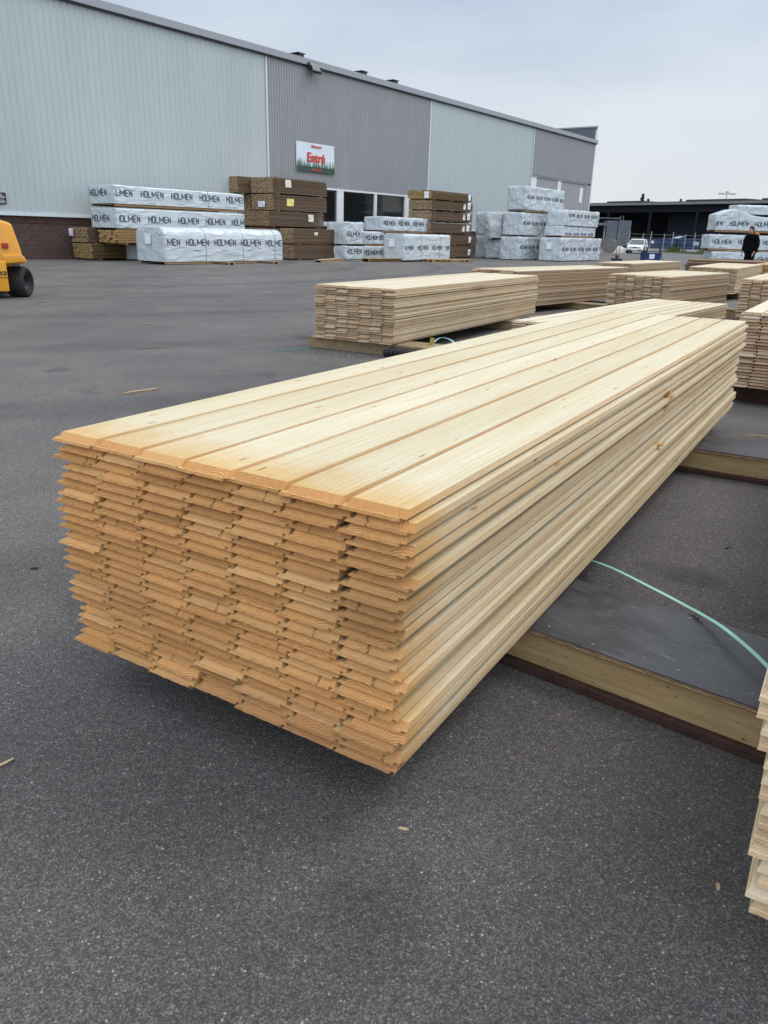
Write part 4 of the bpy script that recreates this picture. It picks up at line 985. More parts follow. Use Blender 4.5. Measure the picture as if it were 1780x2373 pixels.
# debris
M_SPL = wood('splinter', (.50, .41, .30), (.42, .33, .24), (.4, .28, .18), stain=False)
def splinter(name, p0, p1, w, h, label, cat='splinter', mt=M_SPL, grp=None):
    a = Vector(p0); b_ = Vector(p1); L = (b_ - a).length; rz = math.atan2((b_ - a).y, (b_ - a).x)
    mb = MB(); mb.useattr = True
    pts = [(0, 0), (L * .25, -w * .5), (L * .8, -w * .45), (L, -w * .1), (L * .95, w * .5), (L * .3, w * .4)]
    vs = [(x, y, .001) for x, y in pts] + [(x, y * .8, h * (.4 if i in (0,) else 1)) for i, (x, y) in enumerate(pts)]; n = 6
    mb.add(vs, [tuple(range(n))[::-1], tuple(range(n, 2 * n))] + [(i, (i + 1) % n, (i + 1) % n + n, i + n) for i in range(n)], 0, [(v[1], v[0], v[2]) for v in vs], .3)
    o = mb.build(name, mt); o.location = a; o.rotation_euler = (0, 0, rz); return tag(o, label, cat, grp)
splinter('wood_splinter', (-2.02, 5.70, 0), (-1.79, 5.94, 0), .035, .014, 'long orange brown wood splinter on the asphalt beyond the nearest stack')
splinter('wood_splinter', (-.93, 1.42, 0), (-.86, 1.50, 0), .012, .006, 'dark stick at the left edge of the asphalt', mt=M_BROWN)
splinter('wood_chip', (.046, 1.312, 0), (.071, 1.305, 0), .008, .004, 'pale wood chip alone on the asphalt in the foreground', 'wood chip')
splinter('wood_chip', (.676, 1.165, 0), (.683, 1.182, 0), .010, .005, 'pale wood chip on the asphalt near the bottom right stack', 'wood chip')
splinter('wood_splinter', (-2.6, 8.0, 0), (-2.35, 8.15, 0), .012, .008, 'thin dark twig far left on the asphalt', mt=M_BROWN)
splinter('wood_chip', (-3.2, 10.1, 0), (-3.08, 10.15, 0), .03, .008, 'small grey chip on the open asphalt between forklift and stacks', 'wood chip', mt=M_BROWN)
splinter('wood_chip', (-1.30, 2.57, 0), (-1.27, 2.575, 0), .012, .006, 'tiny black lump left of the nearest stack', 'debris', mt=M_RUBBER)
splinter('wood_chip', (1.42, 2.95, 0), (1.45, 2.97, 0), .006, .005, 'dark crumb right of the nearest stack', 'debris', mt=M_RUBBER)
splinter('wood_splinter', (2.0, 4.40, .142), (2.45, 4.30, .142), .012, .005, 'thin pale lath lying on the far plywood bearer')
for i, (x, y, l, w) in enumerate(((.955, 2.085, .012, .007), (.94, 2.05, .01, .005))):
    splinter('wood_chip', (x, y, .1405), (x + l, y + .003, .1405), w, .006, ('tiny brown crumb on the plywood bearer edge', 'smaller brown crumb on the plywood bearer')[i], 'debris', mt=M_BROWN)

# ------------------------------------------------------------------ forklift (rear end visible)
fk = empty('forklift', (-6.62, 13.0, 0), R(27))
tag(fk, 'yellow forklift cut off at the left edge of the view', 'forklift')
M_YEL, t, b = mat('forklift_yellow')
oc = N(t, 'ShaderNodeTexCoord').outputs['Object']; n1 = Noi(t, oc, 4, 4)
t.links.new(Mix(t, Ramp(t, n1, .3, .75), (.75, .33, .012, 1), (.66, .27, .01, 1)), b.inputs['Base Color']); b.inputs['Roughness'].default_value = .38; b.inputs['Coat Weight'].default_value = .3
def bevelled(mb_verts_faces_fn, name, mt, parent, off=.03, seg=3):
    mb = MB(); mb_verts_faces_fn(mb); me = mb.mesh(name)
    bm = bmesh.new(); bm.from_mesh(me); bmesh.ops.bevel(bm, geom=bm.edges[:], offset=off, segments=seg, affect='EDGES', profile=.6); bm.to_mesh(me); bm.free()
    me.polygons.foreach_set('use_smooth', [True] * len(me.polygons))
    o = link_mesh(name, me, mt, parent); return o
# counterweight: tapering upwards; half width .62 at base
def cw(mb):
    # x: -.62...62 ; y: 0 rear .. .9 ; z
    z = [(.10, .32, -.02), (.52, .33, -.03), (.60, .53, .02), (.66, .62, .05)]
    out = [(-.62, .56), (.62, .56), (.585, .80), (.50, 1.17), (.36, 1.22), (-.36, 1.22), (-.50, 1.17), (-.585, .80)]
    n = len(out); vs = []
    for y, sc, dz in ((0.02, 1.0, 0.0), (.5, 1.02, .0), (1.0, 1.02, .02)):
        vs += [(x * sc, y + (.10 * (zz - .56) if y < .1 else 0), zz + (dz if zz > 1 else 0)) for x, zz in out]
    fs = [tuple(range(n))] + [tuple(range(3 * n - 1, 2 * n - 1, -1))]
    for k in range(2):
        for i in range(n): fs.append((k * n + i, (k + 1) * n + i, (k + 1) * n + (i + 1) % n, k * n + (i + 1) % n))
    mb.add(vs, fs)
bevelled(cw, 'counterweight', M_YEL, fk, .035)
def lowcw(mb): mb.box(-.34, .34, -.03, .9, .12, .60)
bevelled(lowcw, 'counterweight_foot', M_YEL, fk, .02)
for sg in (1,):
    def fend(mb):
        out = [(.30, .555), (.66, .585), (.635, .66), (.56, .715), (.30, .69)]
        mb.prism(out, -.02, 1.0, 'y')
    o = bevelled(fend, 'fender', M_YEL, fk, .02)
def fendl(mb):
    out = [(-.30, .555), (-.66, .585), (-.635, .66), (-.56, .715), (-.30, .69)]
    mb.prism(out, -.02, 1.0, 'y')
bevelled(fendl, 'fender', M_YEL, fk, .02)
for sg in (1, -1):
    w = empty('rear_wheel', (.50 * sg, .40, 0), R(-27)); w.parent = fk
    cx_ = .50 * sg
    mb = MB(); prof = [(-.17, .12), (-.17, .20), (-.155, .235), (-.12, .25), (.10, .25), (.135, .24), (.158, .205), (.155, .17), (.14, .165), (.14, .15), (.11, .135), (.0, .13)]
    if sg < 0: prof = [(-a, r_) for a, r_ in prof]
    mb.lathe(prof, (.02 * sg, 0, .251), 'x', 36); mb.build('tyre', M_RUBBER, w, smooth=True)
    mb = MB(); pr = [(.128, .138), (.133, .128), (.03, .115), (.02, .04), (.06, .035), (.06, .001)]
    if sg < 0: pr = [(-a, r_) for a, r_ in pr]
    mb.lathe(pr, (.02 * sg, 0, .251), 'x', 28); mb.build('rim', M_BLACK, w, smooth=True)
def chas(mb): mb.box(-.45, .45, .9, 2.3, .15, .75)
bevelled(chas, 'chassis', M_YEL, fk, .03)
def seatb(mb): mb.box(-.25, .25, 1.05, 1.5, .78, .92)
bevelled(seatb, 'seat', M_BLACK, fk, .05)
def seatk(mb): mb.box(-.24, .24, 1.02, 1.14, .92, 1.35)
bevelled(seatk, 'seat_back', M_BLACK, fk, .04)
mb = MB()
for x in (-.42, .28):
    mb.tube([(x, .95, 1.2), (x, 1.0, 1.95), (x, 2.2, 1.95), (x, 2.3, .8)], .03, 8)
for y in (1.1, 1.35, 1.6, 1.85, 2.1): mb.tube([(-.42, y, 1.95), (.28, y, 1.95)], .02, 8)
mb.build('overhead_guard', M_BLACK, fk, smooth=True)
for sg in (1, -1):
    mb = MB(); mb.lathe([(-.11, .1), (-.11, .27), (-.09, .30), (.09, .30), (.11, .27), (.11, .1)], (.50 * sg, 1.9, .30), 'x', 32); mb.build('front_wheel', M_RUBBER, fk, smooth=True)
mb = MB(); mb.box(-.35, -.27, 2.35, 2.45, .1, 2.1); mb.box(.17, .25, 2.35, 2.45, .1, 2.1); mb.box(-.27, .17, 2.37, 2.43, 1.9, 2.0); mb.build('mast', M_BLACK, fk)
for x in (-.3, .2):
    mb = MB(); mb.box(x - .05, x + .05, 2.5, 3.5, .06, .10); mb.box(x - .05, x + .05, 2.46, 2.5, .06, .6); mb.build('fork', M_BLACK, fk)
for zz in (.70, .74, .78):
    mb = MB(); mb.box(-.18, .18, -.012 + .10 * (zz - .56), .02, zz, zz + .018); mb.build('vent_slot', M_BLACK, fk)
mb = MB(); mb.lathe([(-.05, .001), (-.05, .03), (.03, .03)], (0, -.02, .42), 'y', 14); mb.build('tow_pin', M_BLACK, fk)
for sg in (-1, 1):
    mb = MB(); mb.box(.36 * sg - .05, .36 * sg + .05, -.01, .05, .80, .88, bev=.01); mb.build('tail_light', simple('tail_red', (.35, .02, .015), .3), fk)
put_text(fk, 'model_lettering', 'K8', .09, .28, .38, -.034, M_BLACK, .002)
mb = MB(); mb.box(-.34, .345, -.036, -.0305, .335, .345); mb.build('panel_gap', M_BLACK, fk)

# ------------------------------------------------------------------ the man
man = empty('person', (13.35, 30.2, 0), R(0))
tag(man, 'person in black jacket with orange lined hood, head bowed, behind the stacks', 'person')
def skin(name, verts, edges, mt, parent, sub=2):
    me = bpy.data.meshes.new(name); me.from_pydata([v[:3] for v in verts], edges, []); me.update()
    o = link_mesh(name, me, mt, parent)
    mo = o.modifiers.new('skin', 'SKIN'); mo.use_smooth_shade = True
    for i, v in enumerate(verts):
        r_ = v[3]; sv_ = me.skin_vertices[0].data[i]; sv_.radius = r_ if isinstance(r_, tuple) else (r_, r_); sv_.use_root = (i == 0)
    ss = o.modifiers.new('sub', 'SUBSURF'); ss.levels = sub; ss.render_levels = sub
    return o
M_SKIN = simple('skin', (.42, .22, .15), .55, var=.1); M_HAIR = simple('hair', (.045, .022, .013), .8, var=.4, scale=60)
M_JACK = simple('black_jacket', (.004, .004, .005), .9, var=.3, scale=12, spec=.08); M_TROU = simple('dark_trousers', (.006, .006, .008), .9, spec=.08)
M_ORNG = simple('orange_lining', (.62, .20, .02), .75)
# faces -x (to the left), leaning forward, head bowed; y- is towards the camera
J = dict(pel=(0, 0, .93), sp1=(-.02, 0, 1.10), sp2=(-.04, 0, 1.28), chest=(-.055, 0, 1.40), neck=(-.09, 0, 1.50), nk2=(-.125, 0, 1.55))
bv = [(0, 0, .93, (.13, .16)), (-.02, 0, 1.10, (.115, .14)), (-.035, 0, 1.28, (.12, .16)), (-.05, 0, 1.42, (.10, .15)), (-.085, 0, 1.50, .055), (-.12, 0, 1.555, .055),
      (-.155, 0, 1.60, (.082, .07)), (-.165, 0, 1.65, (.085, .075)), (-.155, 0, 1.685, (.065, .06)), (-.225, 0, 1.545, (.042, .045)), (-.262, 0, 1.595, (.016, .018))]
be = [(0, 1), (1, 2), (2, 3), (3, 4), (4, 5), (5, 6), (6, 7), (7, 8), (6, 9), (9, 10)]
for sg in (-1, 1):
    b0 = len(bv); bv += [(-.05, .17 * sg, 1.40, .055), (-.03, .235 * sg, 1.28, .048), (-.01, .27 * sg, 1.08, .040), (-.10, .25 * sg, .88, .030), (-.125, .245 * sg, .83, (.018, .026)), (-.145, .24 * sg, .785, (.014, .032))]
    be += [(3, b0), (b0, b0 + 1), (b0 + 1, b0 + 2), (b0 + 2, b0 + 3), (b0 + 3, b0 + 4), (b0 + 4, b0 + 5)]
    for k, (dx, ln) in enumerate(((-.024, .06), (-.008, .07), (.008, .065), (.022, .052))):      # four fingers, slightly bent
        f0 = len(bv); yy = .24 * sg; xx = -.15 + dx * .9
        bv += [(xx, yy, .765, .0085), (xx - .012, yy, .765 - ln * .55, .008), (xx - .004 , yy - .012 * sg, .765 - ln, .007)]
        be += [(b0 + 5, f0), (f0, f0 + 1), (f0 + 1, f0 + 2)]
    f0 = len(bv); bv += [(-.16, .235 * sg, .80, .010), (-.19, .225 * sg, .765, .008)]; be += [(b0 + 4, f0), (f0, f0 + 1)]
    l0 = len(bv); bv += [(.01, .10 * sg, .88, .095), (-.01, .11 * sg, .66, .078), (-.02, .11 * sg, .48, .056), (.0, .115 * sg, .30, .052), (.03, .12 * sg, .09, .038), (-.06, .125 * sg, .04, .035), (-.15, .13 * sg, .03, .025)]
    be += [(0, l0)] + [(l0 + i, l0 + i + 1) for i in range(6)]
skin('body', bv, be, M_SKIN, man)
hv = [(-.085, 0, 1.575, (.072, .078)), (-.10, 0, 1.65, (.10, .098)), (-.14, 0, 1.705, (.10, .095)), (-.205, 0, 1.705, (.075, .085))]
skin('hair', hv, [(0, 1), (1, 2), (2, 3)], M_HAIR, man)
for sg in (-1, 1):
    mb = MB(); mb.lathe([(-.014, .001), (-.01, .012), (.0, .018), (.01, .012), (.014, .001)], (-.135, .078 * sg, 1.625), 'y', 10); mb.build('ear', M_SKIN, man, smooth=True)
    mb = MB(); mb.lathe([(-.006, .001), (-.004, .005), (.004, .005), (.006, .001)], (-.235, .032 * sg, 1.635), 'y', 8); mb.build('eye', M_BLACK, man, smooth=True)
jv = [(0, 0, .80, (.21, .25)), (0, 0, .96, (.20, .25)), (-.015, 0, 1.12, (.19, .24)), (-.03, 0, 1.28, (.185, .24)), (-.045, 0, 1.41, (.155, .21)), (-.07, 0, 1.49, (.105, .13)), (-.09, 0, 1.525, (.08, .09))]
je = [(i, i + 1) for i in range(6)]
for sg in (-1, 1):
    b0 = len(jv); jv += [(-.05, .20 * sg, 1.40, .095), (-.03, .25 * sg, 1.28, .092), (-.01, .275 * sg, 1.08, .082), (-.06, .265 * sg, .97, .074), (-.10, .25 * sg, .885, .055)]
    je += [(4, b0)] + [(b0 + i, b0 + i + 1) for i in range(4)]
skin('jacket', jv, je, M_JACK, man)
skin('hood', [(.0, .15, 1.46, .05), (.08, .11, 1.50, .07), (.12, 0, 1.51, .085), (.08, -.11, 1.50, .07), (.0, -.15, 1.46, .05), (.16, 0, 1.42, .07)], [(0, 1), (1, 2), (2, 3), (3, 4), (2, 5)], M_JACK, man)
skin('hood_lining', [(-.07, -.10, 1.50, .028), (-.02, -.145, 1.515, .040), (.05, -.17, 1.50, .045), (.085, -.18, 1.43, .030), (.08, -.175, 1.37, .015)], [(0, 1), (1, 2), (2, 3), (3, 4)], M_ORNG, man)
tv = [(0, 0, .93, (.16, .18))]; te = []
for sg in (-1, 1):
    b0 = len(tv); tv += [(.01, .10 * sg, .84, .11), (-.01, .11 * sg, .64, .095), (-.02, .11 * sg, .46, .078), (.0, .115 * sg, .28, .075), (.03, .12 * sg, .10, .065)]
    te += [(0, b0)] + [(b0 + i, b0 + i + 1) for i in range(4)]
skin('trousers', tv, te, M_TROU, man)
for sg in (-1, 1):
    skin('shoe', [(.05, .12 * sg, .05, .045), (-.05, .125 * sg, .045, .045), (-.15, .13 * sg, .035, .035), (-.20, .13 * sg, .03, .02)], [(0, 1), (1, 2), (2, 3)], M_BLACK, man)
man.rotation_euler = (0, 0, R(28))

# ------------------------------------------------------------------ far yard: car, drum, bag, box, fences
car = empty('estate_car', (21.55, 71.9, 0), R(-113)); car.scale = (.86, .86, .86)
tag(car, 'white estate car parked on the far side of the yard', 'car')
# local: x forward, y left
M_CARW = simple('car_white', (.74, .75, .74), .3, var=.03)
M_CGL = simple('car_glass', (.10, .13, .13), .12, var=.2)
st_ = [(-4.55, .42, .86, .80), (-4.45, .28, .93, .86), (-3.9, .25, .95, .87), (-3.0, .25, .93, .88), (-1.6, .25, .92, .88), (-1.15, .26, .88, .87), (-.45, .28, .80, .85), (-.08, .32, .68, .80), (.0, .38, .58, .70)]
mb = MB(); vs = []; 
for (x, zl, zh, hw) in st_:
    vs += [(x, -hw * .9, zl), (x, -hw, zl + .12), (x, -hw, zh - .14), (x, -hw * .93, zh), (x, hw * .93, zh), (x, hw, zh - .14), (x, hw, zl + .12), (x, hw * .9, zl)]
fs = [(i * 8 + k, i * 8 + (k + 1) % 8, (i + 1) * 8 + (k + 1) % 8, (i + 1) * 8 + k) for i in range(len(st_) - 1) for k in range(8)] + [tuple(range(8)), tuple(range(len(vs) - 1, len(vs) - 9, -1))]
mb.add(vs, fs); mb.build('car_body', M_CARW, car, smooth=False)
cab = [(-4.42, .92, .80, .80), (-4.10, 1.38, .62, .62), (-3.0, 1.44, .66, .66), (-2.0, 1.43, .65, .65), (-1.85, 1.38, .62, .62), (-1.12, .90, .78, .78)]
mb = MB(); vs = []
for (x, z, hw, _) in cab: vs += [(x, -hw, z), (x, hw, z)]
base = [(-4.42, -.82, .9), (-4.42, .82, .9), (-1.12, -.80, .88), (-1.12, .80, .88)]
# roof as panel, pillars as tubes
mb.add([(-4.12, -.62, 1.38), (-4.12, .62, 1.38), (-3.0, -.66, 1.45), (-3.0, .66, 1.45), (-2.0, -.65, 1.44), (-2.0, .65, 1.44), (-1.8, -.62, 1.37), (-1.8, .62, 1.37)], [(0, 1, 3, 2), (2, 3, 5, 4), (4, 5, 7, 6)])
for sg in (-1, 1):
    mb.tube([(-1.8, .63 * sg, 1.38), (-1.15, .79 * sg, .90)], .035, 6); mb.tube([(-4.12, .63 * sg, 1.38), (-4.40, .80 * sg, .92)], .06, 6)
    mb.tube([(-2.75, .66 * sg, 1.42), (-2.78, .84 * sg, .93)], .035, 6); mb.tube([(-3.65, .65 * sg, 1.40), (-3.75, .83 * sg, .93)], .04, 6)
    mb.tube([(-4.12, .64 * sg, 1.39), (-1.8, .64 * sg, 1.39)], .035, 6)
mb.build('car_roof', M_CARW, car)
mb = MB(); mb.add([(-1.82, -.60, 1.36), (-1.82, .60, 1.36), (-1.17, .76, .90), (-1.17, -.76, .90)], [(0, 1, 2, 3)]); mb.build('windscreen', M_CGL, car)
mb = MB(); mb.add([(-4.13, -.60, 1.36), (-4.13, .60, 1.36), (-4.41, .78, .93), (-4.41, -.78, .93)], [(3, 2, 1, 0)]); mb.build('rear_window', M_CGL, car)
for sg in (-1, 1):
    for (a, b_, c_, d_) in ((-1.85, -2.72, -1.30, -2.75), (-2.79, -3.62, -2.82, -3.72), (-3.69, -4.08, -3.78, -4.3)):
        mb = MB(); mb.add([(a, .645 * sg, 1.36), (b_, .65 * sg, 1.37), (d_, .825 * sg, .95), (c_, .82 * sg, .94)], [(0, 1, 2, 3)]); mb.build('side_window', M_CGL, car)
    for x in (-.85, -3.7):
        w = empty('wheel', (x, .76 * sg, .30)); w.parent = car
        mb = MB(); mb.lathe([(-.1, .18), (-.1, .28), (-.08, .31), (.08, .31), (.1, .28), (.1, .18)], (0, 0, .01), 'y', 20); mb.build('tyre', M_RUBBER, w, smooth=True)
        mb = MB(); mb.lathe([(.085 * sg, .19), (.06 * sg, .17), (.05 * sg, .001)], (0, 0, .01), 'y', 16); mb.build('rim', M_STEEL, w, smooth=True)
        mb = MB(); mb.lathe([(.112 * sg, .36), (.118 * sg, .30), (.11 * sg, .001)], (x, .76 * sg, .34), 'y', 20); mb.build('wheel_arch', M_BLACK, car)
    mb = MB(); mb.box(-.06, .02, .36 * sg - .2, .36 * sg + .2, .56, .68); mb.box(.001, .022, .36 * sg - .2, .36 * sg + .2, .56, .68); mb.build('headlight', simple('headlamp', (.45, .47, .48), .2), car)
    mb = MB(); mb.box(-1.55, -1.42, .86 * sg, 1.0 * sg, .88, .99, bev=.02); mb.build('wing_mirror', M_CARW, car)
mb = MB(); mb.box(.0, .03, -.18, .18, .55, .66); mb.build('grille', M_BLACK, car)
mb = MB(); mb.box(-.2, .07, -.78, .78, .30, .50, bev=.03); mb.build('front_bumper', M_CARW, car)
mb = MB(); mb.box(.06, .085, -.26, .26, .34, .44); mb.build('number_plate', M_PAPERW, car)
mb = MB(); mb.box(.06, .08, -.7, -.35, .33, .40); mb.box(.06, .08, .35, .7, .33, .40); mb.build('bumper_grille', M_BLACK, car)

M_DRUM = simple('drum_wood', (.22, .20, .19), .85, var=.25)
for i, (x, y, r_, lb) in enumerate(((19.4, 72.4, .62, 'grey wooden cable drum standing on its rim behind the wrapped packs'), (20.9, 75.6, .5, 'smaller grey cable drum half hidden behind the white sack'))):
    dm_ = empty('cable_drum', (x, y, 0), R(-30)); tag(dm_, lb, 'cable drum', 'cable drums across the yard')
    for yy in (-.32, .27):
        mb = MB(); mb.lathe([(0, .001), (0, r_), (.05, r_), (.05, .001)], (0, yy, r_), 'y', 28); mb.build('flange', M_DRUM, dm_)
    mb = MB(); mb.lathe([(-.27, r_ * .5), (.27, r_ * .5)], (0, 0, r_), 'y', 24); mb.build('core', M_DRUM, dm_)
    mb = MB(); mb.lathe([(-.012, .001), (-.012, .09), (0, .10)], (0, -.322, r_), 'y', 14); mb.build('hub_plate', M_STEEL, dm_)
# white sack
sk = MB(); vs = []; fs = []; nx, ny = 20, 12
for i in range(nx + 1):
    for j in range(ny + 1):
        u = i / nx; v = j / ny; x = -.95 + 1.9 * u; y = -.45 + .9 * v
        h = .62 * (math.sin(math.pi * min(1, u * 1.05)) ** .55 if u < .97 else .0) * (math.sin(math.pi * v) ** .6 if 0 < v < 1 else 0) * (1.15 - .55 * u)
        h *= 1 + .22 * noise.noise(Vector((x * 2.5, y * 3, 2)))
        vs.append((x, y, max(.001, h)))
for i in range(nx):
    for j in range(ny): fs.append((i * (ny + 1) + j, (i + 1) * (ny + 1) + j, (i + 1) * (ny + 1) + j + 1, i * (ny + 1) + j + 1))
sk.add(vs, fs); o = sk.build('bulk_sack', simple('sack_cloth', (.58, .56, .50), .85, var=.12, bump=.01), smooth=True)
o.location = (20.75, 73.2, 0); tag(o, 'slumped white bulk sack beside the car', 'sack')

# blue tool box with wire hoops
bb = empty('tool_box', (15.35, 49.0, 0), R(8)); tag(bb, 'blue tool box with a white sheet and dark wire hoops on the asphalt', 'tool box')
M_BLUE = simple('box_blue', (.012, .035, .14), .5, var=.2)
mb = MB()
mb.prism([(0, 0), (1.02, 0), (1.06, .42), (-.04, .42)], 0, .55, 'y'); mb.box(-.06, 1.08, -.03, .58, .40, .46, bev=.01); mb.build('box_body', M_BLUE, bb)
mb = MB(); mb.box(.28, .62, -.035, -.03, .12, .38); mb.build('paper_sheet', M_PAPERW, bb)
mb = MB()
mb.tube([(.0, .1, .44), (-.02, .1, .85), (.1, .1, 1.0), (.95, .1, 1.0), (1.06, .1, .85), (1.1, .1, .3), (1.25, .1, .02)], .016, 8)
mb.tube([(.1, .45, .44), (.08, .45, .82), (.2, .45, .95), (1.0, .45, .95), (1.1, .45, .8), (1.1, .45, .44)], .014, 8); mb.build('wire_hoop', M_BLACK, bb, smooth=True)
for x, sgn_ in ((.12, 1), (.95, -1)):
    mb = MB(); mb.box(x - .03, x + .05, .05, .12, .44, .78, bev=.01); mb.build('clamp', M_BLACK, bb)

# temporary mesh fence
tf = empty('temporary_fence', (13.2, 47.3, 0), R(187)); tag(tf, 'temporary steel mesh fence standing in a dark concrete foot by the wrapped packs', 'fence')
M_FST = simple('fence_steel', (.13, .14, .15), .5)
mb = MB(); mb.box(-.22, .22, -.32, .32, 0, .13, bev=.02); mb.tube([(0, 0, .12), (0, 0, .30)], .09, 10); mb.build('fence_foot', simple('foot_dark', (.035, .035, .04), .9), tf)
for x in (.06, -.10):
    mb = MB(); mb.tube([(x, 0, .1), (x, 0, 2.45)], .022, 8); mb.build('fence_post', M_FST, tf)
mb = MB()
for z in (.32, 2.3): mb.tube([(.06, 0, z), (3.2, 0, z)], .02, 8)
mb.build('fence_rail', M_FST, tf)
mb = MB()
for i in range(24): x = .16 + i * .13; mb.box(x - .001, x + .001, -.001, .001, .32, 2.3)
mb.build('fence_mesh', M_FST, tf)
mb = MB(); mb.tube([(3.2, 0, .1), (3.2, 0, 2.45)], .022, 8); mb.build('fence_post', M_FST, tf)

# grass strip, kerb wall, post fence, blue containers
K0 = Vector((29.77, 89.65, 0)); KD = Vector((.98684, .16171, 0)); KN_ = Vector((-.16171, .98684, 0)); KRZ = math.atan2(KD.y, KD.x)
M_GRASS, t, b = mat('rough_grass'); wp = N(t, 'ShaderNodeNewGeometry').outputs['Position']
c = Mix(t, Ramp(t, Noi(t, wp, 1.2, 5, .7), .35, .65), (.035, .055, .014, 1), (.12, .12, .045, 1)); t.links.new(c, b.inputs['Base Color']); b.inputs['Roughness'].default_value = .9
gm = MB(); gr = random.Random(3)
gm.box(-2.5, 26, -13.2, -.35, .004, .03)
for i in range(5200):
    x = gr.uniform(-2.5, 26); y = gr.uniform(-13.3, -.4); h = gr.uniform(.04, .13); w_ = gr.uniform(.04, .10); a = gr.uniform(0, 3.1)
    dx, dy = math.cos(a) * w_, math.sin(a) * w_
    gm.add([(x - dx, y - dy, .02), (x + dx, y + dy, .02), (x + gr.uniform(-.08, .08), y + gr.uniform(-.05, .05), h)], [(0, 1, 2)])
for i in range(500):
    x = gr.choice([5.5, 6, 1.5, 6.3]) + gr.gauss(0, .5); y = -.3 + gr.uniform(-.1, .1); h = gr.uniform(.3, .95); a = gr.uniform(0, 3.1)
    gm.add([(x - .04, y, .02), (x + .04, y, .02), (x + gr.uniform(-.25, .25), y - .1, h)], [(0, 1, 2)])
o = gm.build('grass', M_GRASS); o.location = K0; o.rotation_euler.z = KRZ; tag(o, 'strip of rough green and yellow grass before the low wall', 'grass', kind='stuff')
kw = MB(); kw.box(-14, 30, -.15, .15, 0, .29, bev=.01); o = kw.build('low_wall', simple('pale_concrete', (.42, .40, .36), .85)); o.location = K0; o.rotation_euler.z = KRZ
tag(o, 'low pale concrete wall between the grass and the post fence', 'wall')
pf = empty('post_fence', K0, KRZ); tag(pf, 'chain link fence on pale steel posts along the low wall', 'fence')
for i, x in enumerate((-6.85, -5.2, -3.9, -2.28, -1.4, .19, 1.18, 2.68, 3.78, 5.5, 6.6, 8.4, 10.0, 12.0, 14.0)):
    ln = i % 2
    mb = MB(); mb.tube([(x, 0, .29), (x + (.0 if ln else .04), .0, 1.85 + (.0 if ln else .2))], .05, 8); mb.build('fence_post', M_STEEL, pf)
mb = MB()
for z in (.5, 1.0, 1.4, 1.75): mb.tube([(-7, .06, z), (14, .06, z)], .004, 4)
mb.build('fence_wire', M_STEEL, pf)
cn = MB()
M_CBL, t, b = mat('container_blue'); oc = N(t, 'ShaderNodeTexCoord').outputs['Object']
t.links.new(Mix(t, Ramp(t, Noi(t, oc, .8, 4), .3, .7), (.008, .025, .085, 1), (.014, .04, .12, 1)), b.inputs['Base Color']); b.inputs['Roughness'].default_value = .5
for i, (x0, x1, zt, lb) in enumerate(((-.9, 2.3, 1.28, 'blue low container behind the fence nearest the car'), (2.5, 5.2, 1.42, 'blue low container with pale tarp behind the fence, middle one'), (5.4, 12, 1.35, 'blue low container behind the fence farthest from the car'))):
    ct = empty('container', K0 + KN_ * 1.2 + KD * x0, KRZ); tag(ct, lb, 'container', 'blue containers behind the fence')
    mb = MB(); W_ = x1 - x0; mb.box(0, W_, 0, 2, 0, zt, bev=.03); mb.build('container_body', M_CBL, ct)
    mb = MB()
    for k in range(int(W_ / .5)): mb.box(.2 + k * .5, .3 + k * .5, -.04, -.001, .1, zt - .1)
    mb.build('rib', M_CBL, ct)
    if i == 1:
        mb = MB(); vv = []; 
        for a in range(9):
            for c_ in range(5): vv.append((a / 8 * W_ * .7 + .2, c_ / 4 * 1.5 + .2, zt + .02 + .22 * math.sin(math.pi * a / 8) * (1 + .3 * noise.noise(Vector((a, c_, 1))))))
        mb.add(vv, [(a * 5 + c_, (a + 1) * 5 + c_, (a + 1) * 5 + c_ + 1, a * 5 + c_ + 1) for a in range(8) for c_ in range(4)]); mb.build('tarp', simple('tarp', (.30, .36, .42), .5), ct, smooth=True)
    if i == 0:
        mb = MB(); mb.box(.25, .55, -.045, -.042, .75, 1.1); mb.build('notice', M_PAPERW, ct)
wsn = empty('fence_sign', K0 + KD * 4.0 - KN_ * .1, KRZ); tag(wsn, 'pale rectangular sign fixed to the fence before the blue containers', 'sign')
mb = MB(); mb.box(-.35, .35, -.02, .0, .72, 1.12); mb.build('sign_plate', simple('sign_grey', (.38, .42, .46), .6), wsn)

# open fronted shed
SO = Vector((26.98, 115.9, 0)); SD = Vector((.55839, -.82958, 0)); SRZ = math.atan2(SD.y, SD.x)
sh = empty('open_shed', SO, SRZ); tag(sh, 'long dark open fronted shed with a pale roof edge across the yard', 'shed')
# local +y = left of direction = away from the camera
M_SHD = simple('shed_dark', (.006, .007, .010), .8); M_SHB = simple('shed_blue', (.004, .007, .017), .8)
mb = MB(); mb.add([(-40, -.6, 5.74), (60, -.6, 5.74), (60, 14, 6.3), (-40, 14, 6.3), (-40, -.6, 5.60), (60, -.6, 5.60), (60, 14, 6.1), (-40, 14, 6.1)], [(0, 1, 2, 3), (7, 6, 5, 4), (0, 4, 5, 1), (2, 6, 7, 3)])
mb.build('shed_roof', simple('shed_roof_grey', (.06, .062, .06), .8), sh)
mb = MB(); mb.box(-40, 60, -.68, -.61, 5.38, 5.66)
for i in range(400): mb.box(-40 + i * .25, -39.88 + i * .25, -.70, -.681, 5.40, 5.64)
mb.build('roof_edge', simple('pale_fascia', (.22, .22, .22), .6), sh)
for x0, x1 in ((0.4, 6.5), (13.5, 22), (24, 30)):
    mb = MB(); mb.box(x0, x1, 4, 8, 5.9, 6.16); mb.build('roof_light', simple('roof_light_m', (.05, .055, .04), .8), sh)
